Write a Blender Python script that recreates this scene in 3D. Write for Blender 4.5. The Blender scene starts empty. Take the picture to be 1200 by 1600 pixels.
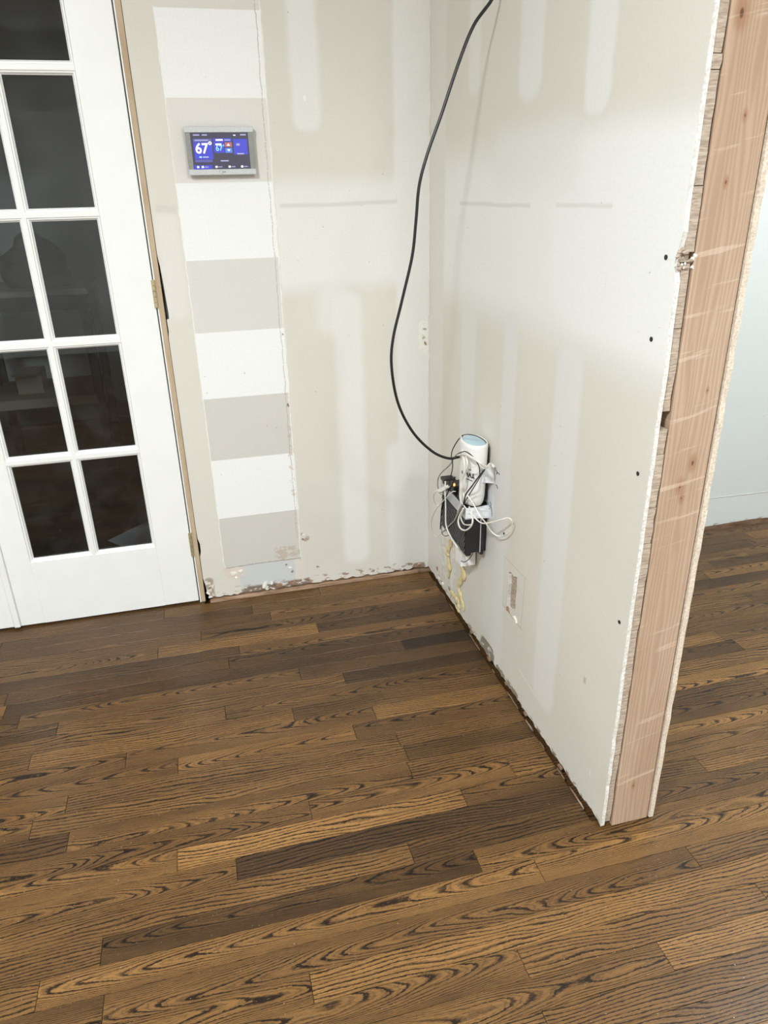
import bpy, bmesh, math, random
from mathutils import Vector, Matrix
from mathutils.geometry import tessellate_polygon

# ------------------------------------------------------------------ camera, world, lights, exposure
scene = bpy.context.scene
COL = scene.collection
cam_d = bpy.data.cameras.new('camera'); cam = bpy.data.objects.new('camera', cam_d); COL.objects.link(cam)
R_ = Vector((0.96790863, -0.25039269, -0.02136319)); U_ = Vector((0.12123596, 0.39079537, 0.91245867)); F_ = Vector((0.22012434, 0.88576661, -0.40861081))
cam.matrix_world = Matrix(((R_.x, U_.x, -F_.x, -0.72035), (R_.y, U_.y, -F_.y, -2.24207), (R_.z, U_.z, -F_.z, 1.28725), (0, 0, 0, 1)))
cam_d.sensor_fit = 'VERTICAL'; cam_d.sensor_height = 36.0; cam_d.lens = 36.0 * 1125.995 / 1600.0
cam_d.clip_start = 0.02
scene.camera = cam

world = bpy.data.worlds.new('world'); scene.world = world; world.use_nodes = True
world.node_tree.nodes['Background'].inputs[0].default_value = (0.8, 0.9, 1.0, 1)
world.node_tree.nodes['Background'].inputs[1].default_value = 0.0

def area(name, loc, size, power, col, rot=(0, 0, 0)):
    l = bpy.data.lights.new(name, 'AREA'); l.shape = 'DISK'; l.size = size; l.energy = power; l.color = col
    o = bpy.data.objects.new(name, l); o.location = loc; o.rotation_euler = rot; COL.objects.link(o); return o
# the rooms' own ceiling lamps, all above the frame (shade beside the thermostat, light on the cut end of the partition, cool light on the wall beyond it)
area('ceiling_lamp_before_doors_offscreen', (-1.55, -2.35, 2.40), 0.30, 58.0, (0.89, 0.953, 1.0))
area('ceiling_lamp_main_room_offscreen', (0.10, -3.30, 2.40), 0.43, 48.0, (0.89, 0.953, 1.0))
area('ceiling_lamp_next_room_offscreen', (1.55, -1.00, 2.40), 0.43, 25.0, (0.87, 0.95, 1.0))

vs = scene.view_settings
scene.display_settings.display_device = 'sRGB'
vs.view_transform = 'Standard'; vs.look = 'None'; vs.gamma = 1.0; vs.use_curve_mapping = False
vs.exposure = 0.66
try:
    scene.cycles.use_denoising = True
    scene.cycles.use_adaptive_sampling = True; scene.cycles.adaptive_threshold = 0.04; scene.cycles.adaptive_min_samples = 16
    scene.cycles.max_bounces = 8; scene.cycles.diffuse_bounces = 5; scene.cycles.transparent_max_bounces = 16
    scene.cycles.sample_clamp_indirect = 8.0
except Exception:
    pass
rnd = random.Random(7)

# ------------------------------------------------------------------ helpers
def tag(o, label=None, cat=None, group=None, kind=None):
    if label: o['label'] = label
    if cat: o['category'] = cat
    if group: o['group'] = group
    if kind: o['kind'] = kind
    return o
def link(name, me, m=None, parent=None):
    o = bpy.data.objects.new(name, me); COL.objects.link(o)
    if m is not None and not me.materials: me.materials.append(m)
    if parent: o.parent = parent
    return o
def empty(name, loc=(0, 0, 0)):
    o = bpy.data.objects.new(name, None); o.location = loc; o.empty_display_size = 0.05; COL.objects.link(o); return o
def from_py(name, vs_, fs, m=None, parent=None, smooth=False):
    me = bpy.data.meshes.new(name); me.from_pydata([tuple(v) for v in vs_], [], fs)
    bm = bmesh.new(); bm.from_mesh(me); bmesh.ops.recalc_face_normals(bm, faces=bm.faces); bm.to_mesh(me); bm.free()
    if smooth: me.polygons.foreach_set('use_smooth', [True] * len(me.polygons))
    me.update(); return link(name, me, m, parent)
def add_box(bm, x0, x1, y0, y1, z0, z1):
    v = [bm.verts.new(p) for p in ((x0, y0, z0), (x1, y0, z0), (x1, y1, z0), (x0, y1, z0), (x0, y0, z1), (x1, y0, z1), (x1, y1, z1), (x0, y1, z1))]
    for f in ((0, 3, 2, 1), (4, 5, 6, 7), (0, 1, 5, 4), (1, 2, 6, 5), (2, 3, 7, 6), (3, 0, 4, 7)): bm.faces.new([v[i] for i in f])
def to_obj(name, bm, m, parent=None, bevel=0, seg=1, smooth=False):
    if bevel: bmesh.ops.bevel(bm, geom=list(bm.edges), offset=bevel, segments=seg, affect='EDGES', profile=0.5)
    bmesh.ops.recalc_face_normals(bm, faces=bm.faces)
    me = bpy.data.meshes.new(name); bm.to_mesh(me); bm.free()
    if smooth: me.polygons.foreach_set('use_smooth', [True] * len(me.polygons))
    return link(name, me, m, parent)
def box(name, x0, x1, y0, y1, z0, z1, m, parent=None, bevel=0, seg=1):
    bm = bmesh.new(); add_box(bm, min(x0, x1), max(x0, x1), min(y0, y1), max(y0, y1), min(z0, z1), max(z0, z1))
    return to_obj(name, bm, m, parent, bevel, seg)
def boxes(name, lst, m, parent=None, bevel=0):
    bm = bmesh.new()
    for b in lst: add_box(bm, *b)
    return to_obj(name, bm, m, parent, bevel)
def plate(name, outer, holes, to3, depth, m, parent=None):
    """outline (with holes) in 2D, lifted by to3(u, v, d) and given a thickness"""
    loops = [outer] + holes
    tris = tessellate_polygon([[Vector((p[0], p[1], 0)) for p in l] for l in loops])
    flat = [p for l in loops for p in l]; n = len(flat)
    vs_ = [to3(u, v, 0) for u, v in flat] + [to3(u, v, depth) for u, v in flat]
    fs = [tuple(t) for t in tris] + [tuple(i + n for i in reversed(t)) for t in tris]
    k = 0
    for l in loops:
        for i in range(len(l)):
            a, b = k + i, k + (i + 1) % len(l); fs.append((a, b, b + n, a + n))
        k += len(l)
    return from_py(name, vs_, fs, m, parent)
def catmull(pts, n=8):
    P = [Vector(p) for p in pts]; P = [P[0] * 2 - P[1]] + P + [P[-1] * 2 - P[-2]]; out = []
    for i in range(1, len(P) - 2):
        a, b, c, d = P[i - 1:i + 3]
        for k in range(n):
            t = k / n
            out.append(0.5 * ((2 * b) + (c - a) * t + (2 * a - 5 * b + 4 * c - d) * t * t + (3 * b - a - 3 * c + d) * t ** 3))
    out.append(P[-2]); return out
def sweep(pts, rad, sides=8, rfun=None):
    vs_, fs = [], []; nrm = None; n = len(pts)
    for i, p in enumerate(pts):
        t = (pts[min(i + 1, n - 1)] - pts[max(i - 1, 0)]).normalized()
        if nrm is None: nrm = t.orthogonal().normalized()
        nrm = (nrm - t * nrm.dot(t)).normalized(); bn = t.cross(nrm)
        r = rad * (rfun(i / (n - 1)) if rfun else 1)
        for k in range(sides):
            a = 2 * math.pi * k / sides; vs_.append(p + nrm * (r * math.cos(a)) + bn * (r * math.sin(a)))
    for i in range(n - 1):
        for k in range(sides):
            a, b = i * sides + k, i * sides + (k + 1) % sides; fs.append((a, b, b + sides, a + sides))
    fs.append(tuple(range(sides))); fs.append(tuple(range((n - 1) * sides, n * sides)))
    return vs_, fs
def tube(name, pts, rad, m, parent=None, sides=8, n=8):
    v, f = sweep(catmull(pts, n), rad, sides); return from_py(name, v, f, m, parent, True)
def text_mesh(name, s, size, m, parent, mat4, bold=0.0):
    c = bpy.data.curves.new(name, 'FONT'); c.body = s; c.size = size; c.align_x = 'CENTER'; c.align_y = 'CENTER'; c.extrude = 0.0003; c.offset = bold
    o = bpy.data.objects.new(name, c); COL.objects.link(o)
    dg = bpy.context.evaluated_depsgraph_get(); dg.update()
    me = bpy.data.meshes.new_from_object(o.evaluated_get(dg)); me.name = name
    bpy.data.objects.remove(o); bpy.data.curves.remove(c)
    me.transform(mat4); me.materials.clear(); return link(name, me, m, parent)

# ------------------------------------------------------------------ materials
def srgb(r, g, b):
    f = lambda c: (c / 255 / 12.92) if c / 255 <= 0.04045 else ((c / 255 + 0.055) / 1.055) ** 2.4
    return (f(r), f(g), f(b), 1.0)
class NT:
    def __init__(s, name):
        s.m = bpy.data.materials.new(name); s.m.use_nodes = True; s.t = s.m.node_tree; s.bsdf = s.t.nodes['Principled BSDF']
    def node(s, ty, **kw):
        n = s.t.nodes.new(ty)
        for k, v in kw.items(): setattr(n, k, v)
        return n
    def put(s, sock, v):
        if isinstance(v, bpy.types.NodeSocket): s.t.links.new(v, sock)
        elif v is not None: sock.default_value = v
    def math(s, op, a, b=None, c=None, clamp=False):
        n = s.node('ShaderNodeMath', operation=op, use_clamp=clamp)
        for i, v in enumerate((a, b, c)):
            if v is not None: s.put(n.inputs[i], v)
        return n.outputs[0]
    def mix(s, f, a, b, blend='MIX'):
        n = s.node('ShaderNodeMix', data_type='RGBA', blend_type=blend, clamp_factor=True)
        s.put(n.inputs[0], f); s.put(n.inputs[6], a); s.put(n.inputs[7], b); return n.outputs[2]
    def step(s, v, a, b, lo=0.0, hi=1.0):
        n = s.node('ShaderNodeMapRange', interpolation_type='SMOOTHSTEP')
        s.put(n.inputs[0], v); s.put(n.inputs[1], a); s.put(n.inputs[2], b); s.put(n.inputs[3], lo); s.put(n.inputs[4], hi); return n.outputs[0]
    def noise(s, vec, scale, detail=3.0, rough=0.5, dist=0.0):
        n = s.node('ShaderNodeTexNoise'); s.put(n.inputs['Vector'], vec); s.put(n.inputs['Scale'], scale)
        s.put(n.inputs['Detail'], detail); s.put(n.inputs['Roughness'], rough); s.put(n.inputs['Distortion'], dist); return n.outputs[0]
    def vec(s, x, y, z):
        n = s.node('ShaderNodeCombineXYZ'); s.put(n.inputs[0], x); s.put(n.inputs[1], y); s.put(n.inputs[2], z); return n.outputs[0]
    def sep(s, v):
        n = s.node('ShaderNodeSeparateXYZ'); s.put(n.inputs[0], v); return n.outputs
    def coord(s, which='Object'):
        return s.node('ShaderNodeTexCoord').outputs[which]
    def bump(s, h, strength=0.2, dist=0.002):
        n = s.node('ShaderNodeBump'); s.put(n.inputs['Height'], h); n.inputs['Strength'].default_value = strength; n.inputs['Distance'].default_value = dist
        s.t.links.new(n.outputs[0], s.bsdf.inputs['Normal'])
    def fin(s, col, rough=0.5, metal=0.0, spec=0.5):
        s.put(s.bsdf.inputs['Base Color'], col); s.put(s.bsdf.inputs['Roughness'], rough); s.put(s.bsdf.inputs['Metallic'], metal)
        s.put(s.bsdf.inputs['Specular IOR Level'], spec); return s.m
def plain(name, c, rough=0.5, metal=0.0, spec=0.5, var=0.06, nscale=40.0, bump=0.05):
    """one colour with a little unevenness in tone and surface"""
    t = NT(name); co = t.coord(); n = t.noise(co, nscale, 4)
    a = tuple(x * (1 - var) for x in c[:3]) + (1,); b = tuple(min(1, x * (1 + var)) for x in c[:3]) + (1,)
    col = t.mix(t.step(n, 0.3, 0.7), a, b)
    if bump: t.bump(n, bump, 0.001)
    return t.fin(col, rough, metal, spec)
def glow(name, c, strength, base=None):
    t = NT(name); n = t.noise(t.coord(), 60, 2)
    t.put(t.bsdf.inputs['Emission Color'], t.mix(t.step(n, 0.2, 0.8, 0, 0.15), c, tuple(x * 0.8 for x in c[:3]) + (1,)))
    t.bsdf.inputs['Emission Strength'].default_value = strength
    return t.fin(base or tuple(x * 0.2 for x in c[:3]) + (1,), 0.25)

def wall_mat(name, base, ui, patches, lines=(), dirt=None, base_wobble=0.05):
    """painted drywall: base paint plus skim-coat patches, bare spots and scratches that have their own outlines.
    patch = (u0, u1, v0, v1, softness, colour, strength[, chip]) in metres on the wall; chip > 0 breaks it up like torn paper"""
    t = NT(name); geo = t.node('ShaderNodeNewGeometry').outputs['Position']; x, y, z = t.sep(geo); u = (x, y)[ui]
    p2 = t.vec(u, z, 0.0)
    n_big = t.noise(p2, 2.3, 4); n_mid = t.noise(p2, 22, 3); n_fine = t.noise(p2, 160, 3); n_tear = t.noise(t.vec(t.math('MULTIPLY', u, 0.6), z, 0.0), 55, 5, 0.62)
    uu = t.math('ADD', u, t.math('MULTIPLY', t.math('SUBTRACT', n_mid, 0.5), 0.012))
    vv = t.math('ADD', z, t.math('MULTIPLY', t.math('SUBTRACT', n_big, 0.5), 0.03))
    col = t.mix(t.step(n_big, 0.3, 0.7), base, tuple(c * (1 - base_wobble) for c in base[:3]) + (1,))
    for p in patches:
        u0, u1, v0, v1, s, c, op = p[:7]; chip = p[7] if len(p) > 7 else 0
        su, sv = (u, z) if s <= 0.003 else (uu, vv)
        if chip:
            su = t.math('ADD', u, t.math('MULTIPLY', t.math('SUBTRACT', n_tear, 0.5), 0.02)); sv = t.math('ADD', z, t.math('MULTIPLY', t.math('SUBTRACT', n_tear, 0.5), 0.02))
        du = t.math('SUBTRACT', (u1 - u0) / 2, t.math('ABSOLUTE', t.math('SUBTRACT', su, (u0 + u1) / 2)))
        dv = t.math('SUBTRACT', (v1 - v0) / 2, t.math('ABSOLUTE', t.math('SUBTRACT', sv, (v0 + v1) / 2)))
        if s > 0.01 or chip:
            r = 0.8 * min(u1 - u0, v1 - v0) / 2
            qa, qb = t.math('MAXIMUM', t.math('SUBTRACT', r, du), 0.0), t.math('MAXIMUM', t.math('SUBTRACT', r, dv), 0.0)
            dd = t.math('SUBTRACT', r, t.math('SQRT', t.math('ADD', t.math('MULTIPLY', qa, qa), t.math('MULTIPLY', qb, qb))))
        else: dd = t.math('MINIMUM', du, dv)
        f = t.step(dd, -s / 2, s / 2, 0, op)
        if chip: f = t.math('MULTIPLY', f, t.step(n_tear, chip - 0.02, chip + 0.02))
        col = t.mix(f, col, c)
    for (ua, va, ub, vb, w, c, op) in lines:
        L = math.hypot(ub - ua, vb - va); tu, tv = (ub - ua) / L, (vb - va) / L
        ru, rv = t.math('SUBTRACT', uu, ua), t.math('SUBTRACT', z, va)
        al = t.math('ADD', t.math('MULTIPLY', ru, tu), t.math('MULTIPLY', rv, tv))
        ac = t.math('ABSOLUTE', t.math('SUBTRACT', t.math('MULTIPLY', ru, tv), t.math('MULTIPLY', rv, tu)))
        f = t.math('MULTIPLY', t.step(ac, w * 0.3, w, op, 0), t.math('MULTIPLY', t.step(al, -w, 0), t.step(al, L, L + w, 1, 0)))
        col = t.mix(t.math('MULTIPLY', f, t.step(n_fine, 0.3, 0.5)), col, c)
    col = t.mix(t.step(n_fine, 0.35, 0.75, 0, 0.05), col, srgb(150, 142, 128))
    specks = t.step(t.noise(p2, 75, 1), 0.79, 0.81, 0, 0.5)
    col = t.mix(specks, col, srgb(140, 126, 108))
    t.bump(t.math('ADD', t.math('MULTIPLY', n_fine, 0.35), t.math('MULTIPLY', n_mid, 0.6)), 0.10, 0.002)
    return t.fin(col, 0.62, 0, 0.35)

def oak_mat():
    """stained red oak strip: per-plank tone, seed and figure come from the plank's own object colour"""
    t = NT('stained_oak'); co = t.coord(); x, y, z = t.sep(co)
    oi = t.node('ShaderNodeObjectInfo'); cs = t.node('ShaderNodeSeparateColor'); t.t.links.new(oi.outputs['Color'], cs.inputs[0])
    tone, seed, kind = cs.outputs[0], cs.outputs[1], cs.outputs[2]
    sx = t.math('MULTIPLY', seed, 61.0); sy = t.math('MULTIPLY', seed, 23.7)
    X = t.math('ADD', x, sx); Y = t.math('ADD', y, sy)
    w1 = t.math('SUBTRACT', t.noise(t.vec(t.math('MULTIPLY', X, 2.1), t.math('MULTIPLY', Y, 9), 0.0), 1.0, 2, 0.5), 0.5)
    w2 = t.math('SUBTRACT', t.noise(t.vec(t.math('MULTIPLY', X, 14), t.math('MULTIPLY', Y, 60), 3.0), 1.0, 2, 0.5), 0.5)
    w3 = t.math('SUBTRACT', t.noise(t.vec(t.math('MULTIPLY', X, 120), t.math('MULTIPLY', Y, 500), 6.0), 1.0, 2, 0.6), 0.5)
    yc = t.math('SUBTRACT', t.math('MULTIPLY', y, 35.0), t.math('MULTIPLY', t.math('SUBTRACT', t.math('FRACT', t.math('MULTIPLY', seed, 7.3)), 0.5), 1.5))
    # flat-sawn figure: nested arches, the slice of a cone of growth rings
    xdir = t.math('SUBTRACT', t.math('MULTIPLY', t.math('GREATER_THAN', t.math('FRACT', t.math('MULTIPLY', seed, 13.1)), 0.5), 2.0), 1.0)
    arch = t.math('ADD', t.math('MULTIPLY', t.math('MULTIPLY', yc, yc), 4.8), t.math('MULTIPLY', t.math('MULTIPLY', x, xdir), 15.0))
    gA = t.math('ADD', arch, t.math('ADD', t.math('MULTIPLY', w1, 13.0), t.math('MULTIPLY', w2, 1.1)))
    # rift / quarter figure: lines along the strip
    gB = t.math('ADD', t.math('MULTIPLY', y, 125.0), t.math('ADD', t.math('MULTIPLY', w1, 9.0), t.math('ADD', t.math('MULTIPLY', w2, 0.9), t.math('MULTIPLY', x, 2.5))))
    gsel = t.node('ShaderNodeMix', data_type='FLOAT'); t.put(gsel.inputs[0], t.math('GREATER_THAN', kind, 0.5)); t.put(gsel.inputs[2], gB); t.put(gsel.inputs[3], gA)
    g = t.math('ADD', gsel.outputs[0], t.math('MULTIPLY', w3, 0.55))
    fr = t.math('FRACT', t.math('ADD', g, 50.0))
    ring = t.math('MULTIPLY', t.step(fr, 0.0, 0.06), t.step(fr, 0.17, 0.46, 1, 0))
    width_var = t.step(t.noise(t.vec(t.math('MULTIPLY', X, 5), t.math('MULTIPLY', Y, 30), 9.0), 1.0, 2), 0.25, 0.5, 0.6, 1.0)
    ring = t.math('MULTIPLY', ring, width_var)
    fr2 = t.math('FRACT', t.math('ADD', t.math('MULTIPLY', g, 2.37), 31.0))
    ring = t.math('MAXIMUM', ring, t.math('MULTIPLY', t.math('MULTIPLY', t.step(fr2, 0.0, 0.12), t.step(fr2, 0.2, 0.6, 1, 0)), 0.5))
    pores = t.step(t.noise(t.vec(t.math('MULTIPLY', X, 11), t.math('MULTIPLY', Y, 900), 1.0), 1.0, 2, 0.6), 0.50, 0.68)
    blot = t.noise(t.vec(t.math('MULTIPLY', X, 2.2), t.math('MULTIPLY', Y, 12), 5.0), 1.0, 4)
    light = t.mix(tone, srgb(64, 46, 31), srgb(168, 124, 72))
    mid = t.mix(t.step(blot, 0.3, 0.72, 0, 0.55), light, t.mix(tone, srgb(36, 26, 18), srgb(101, 71, 40)))
    dark = t.mix(tone, srgb(12, 8, 6), srgb(22, 13, 8))
    col = t.mix(t.math('MULTIPLY', pores, 0.55), mid, dark)
    col = t.mix(t.math('MULTIPLY', ring, 0.96), col, dark)
    wear = t.step(t.noise(t.vec(X, Y, 0.0), 260, 1), 0.765, 0.78, 0, 0.6)
    col = t.mix(wear, col, srgb(200, 185, 165))
    rough = t.math('ADD', 0.27, t.math('MULTIPLY', t.math('ADD', ring, t.math('MULTIPLY', pores, 0.5)), 0.16))
    t.bump(t.math('SUBTRACT', 1.0, pores), 0.07, 0.0008)
    return t.fin(col, rough, 0, 0.28)

def fir_mat():
    """pale fir stud: fine vertical grain, knots and saw marks"""
    t = NT('fir_stud'); co = t.node('ShaderNodeNewGeometry').outputs['Position']; x, y, z = t.sep(co)
    w = t.math('SUBTRACT', t.noise(t.vec(t.math('MULTIPLY', x, 26), y, t.math('MULTIPLY', z, 2.0)), 1.0, 3), 0.5)
    g = t.math('FRACT', t.math('ADD', t.math('MULTIPLY', x, 120.0), t.math('ADD', t.math('MULTIPLY', w, 6.0), 20.0)))
    ring = t.math('MULTIPLY', t.step(g, 0.0, 0.55), t.step(g, 0.6, 0.95, 1, 0))
    big = t.noise(t.vec(t.math('MULTIPLY', x, 12), 0.0, t.math('MULTIPLY', z, 1.6)), 1.0, 3)
    col = t.mix(t.step(big, 0.3, 0.7), srgb(194, 168, 144), srgb(178, 150, 124))
    col = t.mix(t.math('MULTIPLY', ring, 0.42), col, srgb(154, 125, 101))
    for kx, kz, kr in KNOTS:
        dx = t.math('MULTIPLY', t.math('SUBTRACT', x, kx), 1.0); dz = t.math('MULTIPLY', t.math('SUBTRACT', z, kz), 0.5)
        d = t.math('SQRT', t.math('ADD', t.math('MULTIPLY', dx, dx), t.math('MULTIPLY', dz, dz)))
        d = t.math('ADD', d, t.math('MULTIPLY', w, kr * 0.8))
        col = t.mix(t.step(d, kr * 0.6, kr * 2.6, 0.55, 0), col, srgb(150, 100, 70))
        col = t.mix(t.step(d, kr * 0.25, kr * 0.6, 0.85, 0), col, srgb(88, 56, 40))
    saw = t.noise(t.vec(t.math('MULTIPLY', x, 5), 0.0, t.math('ADD', t.math('MULTIPLY', z, 75), t.math('MULTIPLY', x, -15))), 1.0, 3, 0.6)
    zone = t.step(t.noise(t.vec(0.0, 0.0, t.math('MULTIPLY', z, 4.0)), 1.0, 2), 0.35, 0.5)
    mark = t.math('MULTIPLY', t.step(saw, 0.57, 0.66), zone)
    col = t.mix(t.math('MULTIPLY', mark, 0.36), col, srgb(226, 206, 184))
    t.bump(t.math('ADD', saw, t.math('MULTIPLY', ring, 0.3)), 0.25, 0.0015)
    return t.fin(col, 0.75, 0, 0.25)

def crumbly(name, c1, c2, scale=180.0, stretch=(1, 1, 1), bump=0.6):
    t = NT(name); x, y, z = t.sep(t.node('ShaderNodeNewGeometry').outputs['Position'])
    v = t.vec(t.math('MULTIPLY', x, stretch[0]), t.math('MULTIPLY', y, stretch[1]), t.math('MULTIPLY', z, stretch[2]))
    n = t.noise(v, scale, 5, 0.6); n2 = t.noise(v, scale * 0.12, 3)
    col = t.mix(t.step(n, 0.3, 0.72), c1, c2); col = t.mix(t.step(n2, 0.5, 0.8, 0, 0.35), col, c2)
    t.bump(n, bump, 0.003); return t.fin(col, 0.9, 0, 0.15)

def glass_mat():
    t = NT('door_glass'); nt = t.t
    fr = t.node('ShaderNodeFresnel'); fr.inputs[0].default_value = 1.56
    tr = t.node('ShaderNodeBsdfTransparent'); tr.inputs[0].default_value = (0.80, 0.83, 0.84, 1)
    gl = t.node('ShaderNodeBsdfGlossy'); gl.inputs['Roughness'].default_value = 0.015
    sm = t.noise(t.coord(), 9, 4, 0.6)
    df = t.node('ShaderNodeBsdfDiffuse'); df.inputs[0].default_value = (0.75, 0.75, 0.72, 1)
    m1 = t.node('ShaderNodeMixShader'); t.put(m1.inputs[0], t.math('MULTIPLY', fr.outputs[0], 1.0, clamp=True)); nt.links.new(tr.outputs[0], m1.inputs[1]); nt.links.new(gl.outputs[0], m1.inputs[2])
    m2 = t.node('ShaderNodeMixShader'); t.put(m2.inputs[0], t.step(sm, 0.42, 0.8, 0.002, 0.02)); nt.links.new(m1.outputs[0], m2.inputs[1]); nt.links.new(df.outputs[0], m2.inputs[2])
    nt.links.new(m2.outputs[0], nt.nodes['Material Output'].inputs['Surface']); nt.nodes.remove(t.bsdf)
    return t.m

# ------------------------------------------------------------------ material set
WHITE = srgb(242, 242, 239); BEIGE = srgb(222, 218, 207); MUD = srgb(232, 230, 224); GREY = srgb(217, 213, 205)
TORN = srgb(150, 124, 104); BARE = srgb(205, 208, 208)
KNOTS = [(0.0458, 1.495, 0.006), (0.077, 1.373, 0.0028), (0.0626, 1.286, 0.0025), (0.084, 0.842, 0.005), (0.066, 0.80, 0.005), (0.0724, 0.777, 0.0035), (0.0677, 0.107, 0.003), (0.09, 0.97, 0.0018)]
M = {}
M['oak'] = oak_mat(); M['fir'] = fir_mat(); M['glass'] = glass_mat()
Z0 = [1.7174, 1.5187, 1.3142, 1.1119, 0.9081, 0.707, 0.5058, 0.3023, 0.1188]
SC = [WHITE, srgb(225, 220, 212), WHITE, srgb(220, 217, 210), WHITE, srgb(212, 208, 201), WHITE, srgb(210, 206, 198)]
bp = [(-0.62, 0.2, 1.02, 1.31, 0.07, srgb(233, 231, 225), 0.95), (-0.80, -0.46, -0.1, 2.6, 0.002, srgb(221, 216, 205), 1.0)]
bp += [(-0.8, -0.735, 0.95, 1.24, 0.03, srgb(228, 223, 215), 0.9), (-0.79, -0.735, 1.24, 1.26, 0.012, srgb(205, 200, 190), 0.5)]
bp += [(-0.729, -0.462, Z0[i + 1], Z0[i], 0.0012, SC[i], 1.0) for i in range(8)]
bp += [(-0.729, -0.46, 1.7174, 2.6, 0.0012, srgb(222, 217, 208), 1.0)]
bp += [(-0.108, 0.0, -0.1, 2.6, 0.018, MUD, 0.9), (-0.395, -0.317, 1.44, 2.6, 0.022, srgb(233, 231, 225), 0.85),
       (-0.363, -0.357, 1.512, 1.522, 0.004, srgb(246, 245, 240), 0.9), (-0.45, -0.10, 1.246, 1.256, 0.006, srgb(205, 202, 194), 0.55),
       (-0.31, -0.222, 0.07, 1.0, 0.03, srgb(232, 230, 224), 0.9), (-0.148, -0.07, 0.03, 0.5, 0.03, srgb(233, 231, 226), 0.8),
       (-0.36, -0.25, 0.88, 1.02, 0.04, srgb(232, 230, 224), 0.6), (-0.45, -0.31, 0.42, 0.86, 0.10, srgb(219, 210, 198), 0.45),
       (-0.68, -0.49, 0.03, 0.122, 0.006, BARE, 0.85), (-0.556, -0.468, 0.117, 0.178, 0.01, srgb(196, 184, 170), 0.9, 0.50),
       (-0.745, -0.662, 0.078, 0.118, 0.006, srgb(222, 208, 196), 0.9, 0.47), (-0.76, -0.03, 0.0, 0.042, 0.012, TORN, 0.85, 0.57), (-0.68, -0.44, 0.004, 0.034, 0.01, srgb(120, 100, 84), 0.9, 0.47),
       (-0.80, -0.77, 0.005, 0.09, 0.01, srgb(168, 148, 130), 0.9, 0.5), (-0.06, -0.012, 0.0, 0.032, 0.006, srgb(158, 136, 116), 0.95, 0.42),
       (-0.035, 0.0, 0.80, 0.905, 0.006, srgb(238, 236, 226), 0.9, 0.42), (-0.02, 0.0, 0.81, 0.89, 0.004, srgb(168, 150, 134), 0.8, 0.60),
       (-0.46, -0.43, 0.17, 0.22, 0.01, TORN, 0.7, 0.58), (-0.48, -0.465, 0.10, 0.60, 0.004, srgb(196, 180, 162), 0.6, 0.56),
       (0.12, 3.0, -0.1, 2.6, 0.002, srgb(222, 227, 225), 1.0), (0.12, 3.0, 0.0, 0.128, 0.01, srgb(227, 230, 227), 0.9), (0.12, 3.0, 0.0, 0.02, 0.01, TORN, 0.7, 0.55)]
bl = [(-0.475, 1.75, -0.4745, 0.20, 0.0018, srgb(176, 168, 156), 0.7), (-0.729, 1.72, -0.729, 0.12, 0.0015, srgb(248, 246, 240), 0.9), (-0.462, 1.72, -0.4655, 0.12, 0.002, srgb(248, 246, 240), 0.9),
      (-0.728, 0.116, -0.60, 0.119, 0.002, TORN, 0.9), (-0.60, 0.119, -0.468, 0.117, 0.002, TORN, 0.9), (0.9, 0.14, 1.5, 0.126, 0.0022, srgb(190, 194, 190), 0.9)]
M['wall_back'] = wall_mat('painted_drywall_with_stripes', BEIGE, 0, bp, bl)
rp = [(-1.6, 0.3, 1.00, 1.36, 0.14, srgb(239, 238, 233), 1.0), (-1.5, -0.80, 1.02, 1.375, 0.06, srgb(240, 240, 236), 0.8), (-0.9, -0.5, 1.28, 1.40, 0.09, srgb(234, 231, 226), 0.8),  # seam skim coat, its colour raised to paint in the light's falloff below
      (-0.14, 0.0, -0.1, 2.6, 0.02, srgb(229, 226, 219), 0.9), (-0.70, -0.26, 1.246, 1.254, 0.006, srgb(210, 207, 199), 0.5), (-1.03, -0.82, 1.247, 1.254, 0.006, srgb(212, 209, 202), 0.5),
      (-0.385, -0.31, 1.49, 2.6, 0.02, srgb(233, 231, 226), 0.7), (-0.72, -0.61, 1.45, 2.6, 0.025, srgb(234, 233, 228), 0.8), (-0.99, -0.90, 1.40, 2.6, 0.02, srgb(236, 235, 230), 0.85),
      (-0.41, -0.30, 0.60, 1.0, 0.02, srgb(230, 228, 222), 0.8), (-0.675, -0.60, 0.0, 1.02, 0.02, srgb(230, 228, 223), 0.8), (-0.985, -0.875, 0.10, 0.99, 0.022, srgb(231, 229, 224), 0.85),
      (-0.63, -0.53, 0.08, 0.62, 0.02, srgb(226, 225, 221), 0.6),
      (-0.63, -0.525, 0.0, 0.058, 0.004, srgb(138, 130, 116), 0.95, 0.42), (-0.80, -0.645, 0.0, 0.032, 0.004, srgb(142, 132, 116), 0.95, 0.46), (-0.53, -0.40, 0.0, 0.03, 0.006, srgb(150, 134, 116), 0.9, 0.5),
      (-0.33, -0.10, 0.0, 0.06, 0.01, TORN, 0.85, 0.58), (-1.23, -0.8, 0.0, 0.024, 0.006, srgb(120, 104, 88), 0.9, 0.54), (-0.29, -0.12, 0.03, 0.30, 0.02, srgb(240, 239, 234), 0.7, 0.52), (-1.116, -1.106, 0.296, 0.312, 0.004, srgb(196, 178, 150), 0.8)]
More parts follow.
